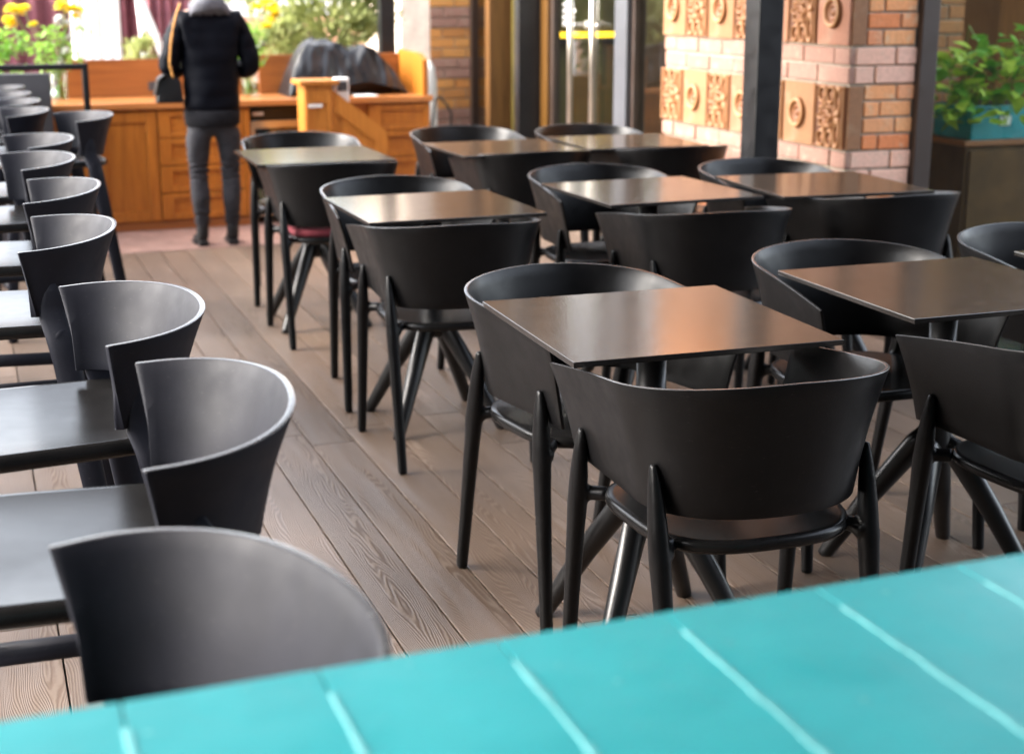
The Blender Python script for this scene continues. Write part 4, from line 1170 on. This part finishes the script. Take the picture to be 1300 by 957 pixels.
def build_person():
    t = thing('person', 'woman seen from behind in dark padded jacket, grey jeans and boots at the counter', 'person', (1.325, 8.43, .003))
    J = []; E = []
    def add(p, r, par=None):
        J.append((p, r)); i = len(J) - 1
        if par is not None: E.append((par, i))
        return i
    pel = add((0, 0, .86), (.105, .085)); wa = add((0, .01, .98), (.105, .085), pel); chst = add((0, .0, 1.17), (.125, .095), wa)
    up = add((0, -.01, 1.29), (.105, .075), chst); nk = add((0, .0, 1.385), .048, up); hd0 = add((0, .02, 1.46), (.062, .072), nk); hd1 = add((0, .03, 1.545), (.074, .09), hd0); add((0, .025, 1.605), (.05, .06), hd1)
    for s in (-1, 1):
        hip = add((s * .083, .0, .74), (.058, .062), pel); th0 = add((s * .090, .006, .58), (.054, .058), hip); kn = add((s * .092, .018, .44), (.042, .045), th0); cf = add((s * .089, -.008, .28), (.038, .043), kn)
        an = add((s * .087, .005, .085), (.030, .034), cf); hl = add((s * .088, .02, .045), (.032, .036), an); add((s * .095, .15, .03), (.034, .022), hl)
        sh = add((s * .165, -.01, 1.30), .055, up); el = add((s * .245, -.03, 1.02), .040, sh); wr = add((s * .13, .17, 1.03), .027, el); pa = add((s * .095, .225, 1.04), (.034, .016), wr)
        for k, (dx, ln) in enumerate(((-.024, .058), (-.008, .068), (.009, .064), (.024, .05))):
            a = add((s * (.085 + dx * .6), .255, 1.043 + dx * .5), .0105, pa); b = add((s * (.078 + dx * .7), .255 + ln * .55, 1.038 + dx * .6), .0088, a); add((s * (.07 + dx * .7), .25 + ln * .8, 1.018 + dx * .6), .0075, b)
        a = add((s * .07, .235, 1.06), .011, pa); add((s * .05, .262, 1.058), .009, a)
    skinned('body', J, E, 'skin', t, 0, 2)
    # jacket: torso and sleeves
    J = []; E = []
    b0 = add((0, .0, .775), (.162, .115)); b1 = add((0, 0, .80), (.176, .128), b0); b2 = add((0, .0, .93), (.168, .122), b1); b3 = add((0, -.005, 1.10), (.172, .125), b2)
    b4 = add((0, -.012, 1.23), (.160, .112), b3); b5 = add((0, -.01, 1.325), (.092, .082), b4); add((0, .0, 1.375), (.068, .070), b5)
    for s in (-1, 1):
        sh = add((s * .152, -.012, 1.285), .074, b4); e1 = add((s * .205, -.02, 1.15), .066, sh); el = add((s * .240, -.025, 1.02), .062, e1); fa = add((s * .20, .06, 1.01), .056, el); add((s * .135, .16, 1.03), .046, fa)
    jk = skinned('jacket', J, E, 'jacketq', t, 0, 3)
    for v in jk.data.vertices:
        c = v.co; v.co += v.normal * (.010 * noise.noise(c * 9) + .006 * noise.noise(c * 22) + .002 * abs(math.sin(c.z * 36)))
    # hem of a jersey under the jacket
    bm = bmesh.new(); rr = lathe(bm, [(.150, .70), (.158, .71), (.162, .78), (.150, .79)], 40)
    for v in bm.verts: v.co.y *= .74
    obj('jersey_hem', bm, 'darkjersey', t, True)
    # hood lying on the shoulders
    bm = bmesh.new(); bmesh.ops.create_uvsphere(bm, u_segments=28, v_segments=16, radius=1)
    for v in bm.verts:
        c = v.co; k = 1 + .12 * noise.noise(c * 2.2)
        v.co = Vector((c.x * .118 * k, c.y * .075 * k - .070, c.z * (.085 if c.z > 0 else .055) * k + 1.378 - .05 * c.x * c.x + .02 * noise.noise(c * 5)))
    obj('hood', bm, 'hood', t, True)
    bm = bmesh.new(); bmesh.ops.create_uvsphere(bm, u_segments=24, v_segments=16, radius=1)
    for v in bm.verts:
        c = v.co; v.co = Vector((c.x * .088, c.y * .098 + .015, c.z * .10 + 1.55)) if c.z > -.3 else Vector((c.x * .080, c.y * .075 - .02, c.z * .11 + 1.53))
    obj('hair', bm, 'hair', t, True)
    # jeans
    J = []; E = []
    p0 = add((0, .0, .80), (.150, .108)); p1 = add((0, 0, .77), (.148, .110), p0)
    for s in (-1, 1):
        h = add((s * .083, -.002, .70), (.082, .090), p1); th = add((s * .091, .004, .58), (.068, .075), h); kn = add((s * .092, .018, .44), (.051, .056), th); k2 = add((s * .092, .008, .36), (.054, .058), kn)
        cf = add((s * .090, -.010, .28), (.053, .059), k2); an = add((s * .088, .003, .13), (.039, .043), cf); add((s * .088, .004, .105), (.039, .042), an)
    jn = skinned('jeans', J, E, 'jeans', t, 0, 3)
    for v in jn.data.vertices:
        c = v.co; w = math.exp(-((c.z - .44) / .07) ** 2) + .8 * math.exp(-((c.z - .16) / .06) ** 2) + .7 * math.exp(-((c.z - .70) / .05) ** 2)
        v.co += v.normal * (.0065 * w * math.sin(c.z * 190 + 5 * noise.noise(c * 14)) + .004 * noise.noise(c * 18))
    for s in (-1, 1):
        J = []; E = []
        a = add((s * .088, .004, .145), .041); b = add((s * .088, .005, .075), .040, a); c = add((s * .089, .008, .044), (.036, .040), b); d = add((s * .094, .10, .034), (.036, .028), c); add((s * .098, .185, .024), (.030, .020), d)
        bt = skinned('boot', J, E, 'boot', t, 0, 2)
        obj('heel', BX((s * .088 - .028, -.035, 0), (s * .088 + .028, .03, .03), .006), 'boot', bt)
        obj('sole', BX((s * .096 - .034, .06, 0), (s * .096 + .034, .20, .010), .004), 'boot', bt)
    # handbag on the left hip
    t = thing('handbag', 'small black quilted flap handbag hanging from a golden strap at her side', 'handbag', (1.075, 8.40, .84))
    bm = bmesh.new()
    pts = [(-.07, 0), (-.045, .13), (-.02, .15), (.055, .145), (.075, .12), (.082, 0)]
    A = [bm.verts.new((x, -.055 + .02 * (z / .15), z)) for x, z in pts]; B = [bm.verts.new((x, .055 - .02 * (z / .15), z)) for x, z in pts]
    bm.faces.new(A); bm.faces.new(B[::-1])
    for i in range(6): bm.faces.new((A[(i + 1) % 6], A[i], B[i], B[(i + 1) % 6]))
    bevel_edges(bm, bm.edges[:], .012, 3); bmesh.ops.recalc_face_normals(bm, faces=bm.faces[:])
    obj('bag_body', bm, 'leather', t, True)
    bm = bmesh.new()
    pts = [(-.076, .045), (-.053, .135), (-.022, .158), (.0, .159), (-.022, .150), (-.046, .130), (-.069, .045)]
    A = [bm.verts.new((x, -.052, z)) for x, z in pts]; B = [bm.verts.new((x, .052, z)) for x, z in pts]
    bm.faces.new(A); bm.faces.new(B[::-1]); n = len(pts)
    for i in range(n): bm.faces.new((A[(i + 1) % n], A[i], B[i], B[(i + 1) % n]))
    bmesh.ops.recalc_face_normals(bm, faces=bm.faces[:])
    obj('flap', bm, 'leather', t)
    bm = bmesh.new()   # chain strap: a run of small links over the shoulder
    path = [Vector(p) for p in ((.03, -.045, .14), (.012, -.06, .22), (.02, -.085, .32), (.035, -.10, .41), (.06, -.085, .49), (.085, -.05, .535), (.095, .0, .548), (.09, .05, .52), (.06, .10, .40), (.03, .085, .26), (.03, .04, .145))]
    for a, b in zip(path, path[1:]):
        n = max(1, int((b - a).length / .016))
        for k in range(n):
            p = a.lerp(b, (k + .5) / n); d = (b - a).normalized()
            tube(bm, [p - d * .0105, p + d * .0105], [(.0068, .0045) if k % 2 else (.0045, .0068)] * 2, 8)
    obj('strap', bm, 'tan', t, True)

# ------------------------------------------------------------------ canopy and light blockers, added out of view
def build_light_blockers():
    t = thing('canopy', 'dark flat terrace canopy on steel posts, added out of view for shade', 'canopy', (0, 0, 0))  # unseen canopy, sized for the shade it throws on the terrace
    obj('shade_roof_panel', BX((-1.2, -3.0, 2.95), (3.59, 6.7, 3.02), .004), 'greyframe', t)
    obj('shade_valance', BX((-1.24, -2.95, 2.32), (-1.205, 6.7, 3.0), .004), 'greypanel', t)  # unseen drop strip added to cut light from the left
    for y in (-2.9, .5, 3.0, 5.5): obj('beam', BX((-1.19, y - .05, 2.82), (3.59, y + .05, 2.945), .004), 'post', t)
    struct(obj('rear_light_block', BX((-1.6, -3.2, -.15), (12, -3.01, 4.2)), 'greypanel'))  # unseen wall behind the camera, put in to block sky light
    struct(obj('left_light_block', BX((-1.6, -3.0, -.15), (-1.45, .9, 4.2)), 'greypanel'))  # added out of view to keep sky light off the chair backs
    struct(obj('dark_reflection_floor', BX((3.605, -3.0, -.155), (12, 4.895, -.02)), 'dark'))  # dark floor added out of view so the window reflects less light
    struct(obj('parapet_light_block', BX((-1.62, .95, -.155), (-1.45, 8.3, 1.0), .01), 'greypanel'))  # unseen low wall added to hold low side light off the deck

# ------------------------------------------------------------------ light, world, camera
def build_light():
    w = bpy.data.worlds.new('World'); bpy.context.scene.world = w; w.use_nodes = True
    nt = w.node_tree; bg = nt.nodes['Background']
    sky = nt.nodes.new('ShaderNodeTexSky'); sky.sky_type = 'NISHITA'; sky.sun_disc = False
    el, az = R(SUN_EL), R(SUN_AZ)
    sky.sun_elevation = el; sky.sun_rotation = az; sky.air_density = 1.0; sky.dust_density = 4.0; sky.ozone_density = .6
    hs = nt.nodes.new('ShaderNodeHueSaturation'); hs.inputs['Saturation'].default_value = .42; hs.inputs['Value'].default_value = SKYV
    nt.links.new(sky.outputs[0], hs.inputs['Color']); nt.links.new(hs.outputs[0], bg.inputs['Color'])
    bg.inputs['Strength'].default_value = SKY
    l = bpy.data.lights.new('sun', 'SUN'); l.energy = SUN; l.angle = R(SUN_ANG); l.color = (1, .95, .87)
    o = link(bpy.data.objects.new('sun', l))
    d = Vector((math.sin(az) * math.cos(el), math.cos(az) * math.cos(el), math.sin(el)))
    o.rotation_euler = d.to_track_quat('Z', 'Y').to_euler(); o.location = (-6, 4, 8)

SUN_EL, SUN_AZ, SUN, SUN_ANG, SKY, SKYV = 36, -76, 0.25, 24, .15, 10.4

def build_camera():
    cd = bpy.data.cameras.new('camera'); cd.sensor_width = 36; cd.lens = 50.4; cd.sensor_fit = 'HORIZONTAL'
    cd.shift_y = -44.5 / 1300; cd.clip_end = 600; cd.clip_start = .05
    cd.dof.use_dof = True; cd.dof.focus_distance = 2.75; cd.dof.aperture_fstop = 4.0
    o = link(bpy.data.objects.new('camera', cd)); o.location = (0, 0, 1.4565)
    o.rotation_euler = (R(90 - 13.738), R(0), R(-20.637)); 
    bpy.context.scene.camera = o

def extra_mats():
    m = bpy.data.materials.new('glowing_yellow_strip'); nt, b = nodes(m)
    b.inputs['Base Color'].default_value = (.8, .5, .05, 1); b.inputs['Emission Color'].default_value = (1, .62, .02, 1); b.inputs['Emission Strength'].default_value = 4.0
    MAT['lamp'] = m
    MAT['olivepanel'] = M('olive_lacquer_panel', (.07, .055, .010), .4, .3, 4)
    MAT['burgundylight'] = M('rose_burgundy_fabric', (.24, .085, .105), .85, .25, 8, .3, 80)
    MAT['pinkedge'] = M('pink_roof_edge', (.50, .26, .25), .8, .15, 5)
    MAT['bottleamber'] = M('amber_bottle', (.22, .07, .01), .15, .2, 5)
    MAT['bottlegreen'] = M('green_bottle', (.05, .13, .03), .15, .2, 5)
    MAT['bottlered'] = M('red_bottle', (.30, .05, .03), .2, .2, 5)
    m = bpy.data.materials.new('quilted_navy_nylon'); nt, b = nodes(m); L = nt.links.new
    b.inputs['Base Color'].default_value = (.0018, .0024, .0050, 1); b.inputs['Specular IOR Level'].default_value = .08; b.inputs['Roughness'].default_value = .62
    tc = N(nt, 'ShaderNodeTexCoord'); sx = N(nt, 'ShaderNodeSeparateXYZ'); L(tc.outputs['Object'], sx.inputs[0])
    nz = N(nt, 'ShaderNodeTexNoise', Scale=14, Detail=4.0); L(tc.outputs['Object'], nz.inputs['Vector'])
    mu = N(nt, 'ShaderNodeMath', operation='MULTIPLY'); L(sx.outputs['Z'], mu.inputs[0]); mu.inputs[1].default_value = 36
    sn = N(nt, 'ShaderNodeMath', operation='SINE'); L(mu.outputs[0], sn.inputs[0])
    ab = N(nt, 'ShaderNodeMath', operation='ABSOLUTE'); L(sn.outputs[0], ab.inputs[0])
    ad = N(nt, 'ShaderNodeMath', operation='ADD'); L(ab.outputs[0], ad.inputs[0]); L(nz.outputs['Fac'], ad.inputs[1])
    bp = N(nt, 'ShaderNodeBump', Strength=.15, Distance=.008); L(ad.outputs[0], bp.inputs['Height']); L(bp.outputs['Normal'], b.inputs['Normal'])
    MAT['jacketq'] = m

setup_mats(); extra_mats()
build_ground(); place_furniture(); build_teal(); build_facade(); build_counter(); build_hoststand(); build_cover(); build_back(); build_person(); build_light_blockers()
build_light(); build_camera()
sc = bpy.context.scene
sc.view_settings.view_transform = 'Standard'; sc.view_settings.look = 'None'; sc.view_settings.exposure = 0
try:
    sc.cycles.use_denoising = True
except Exception: pass
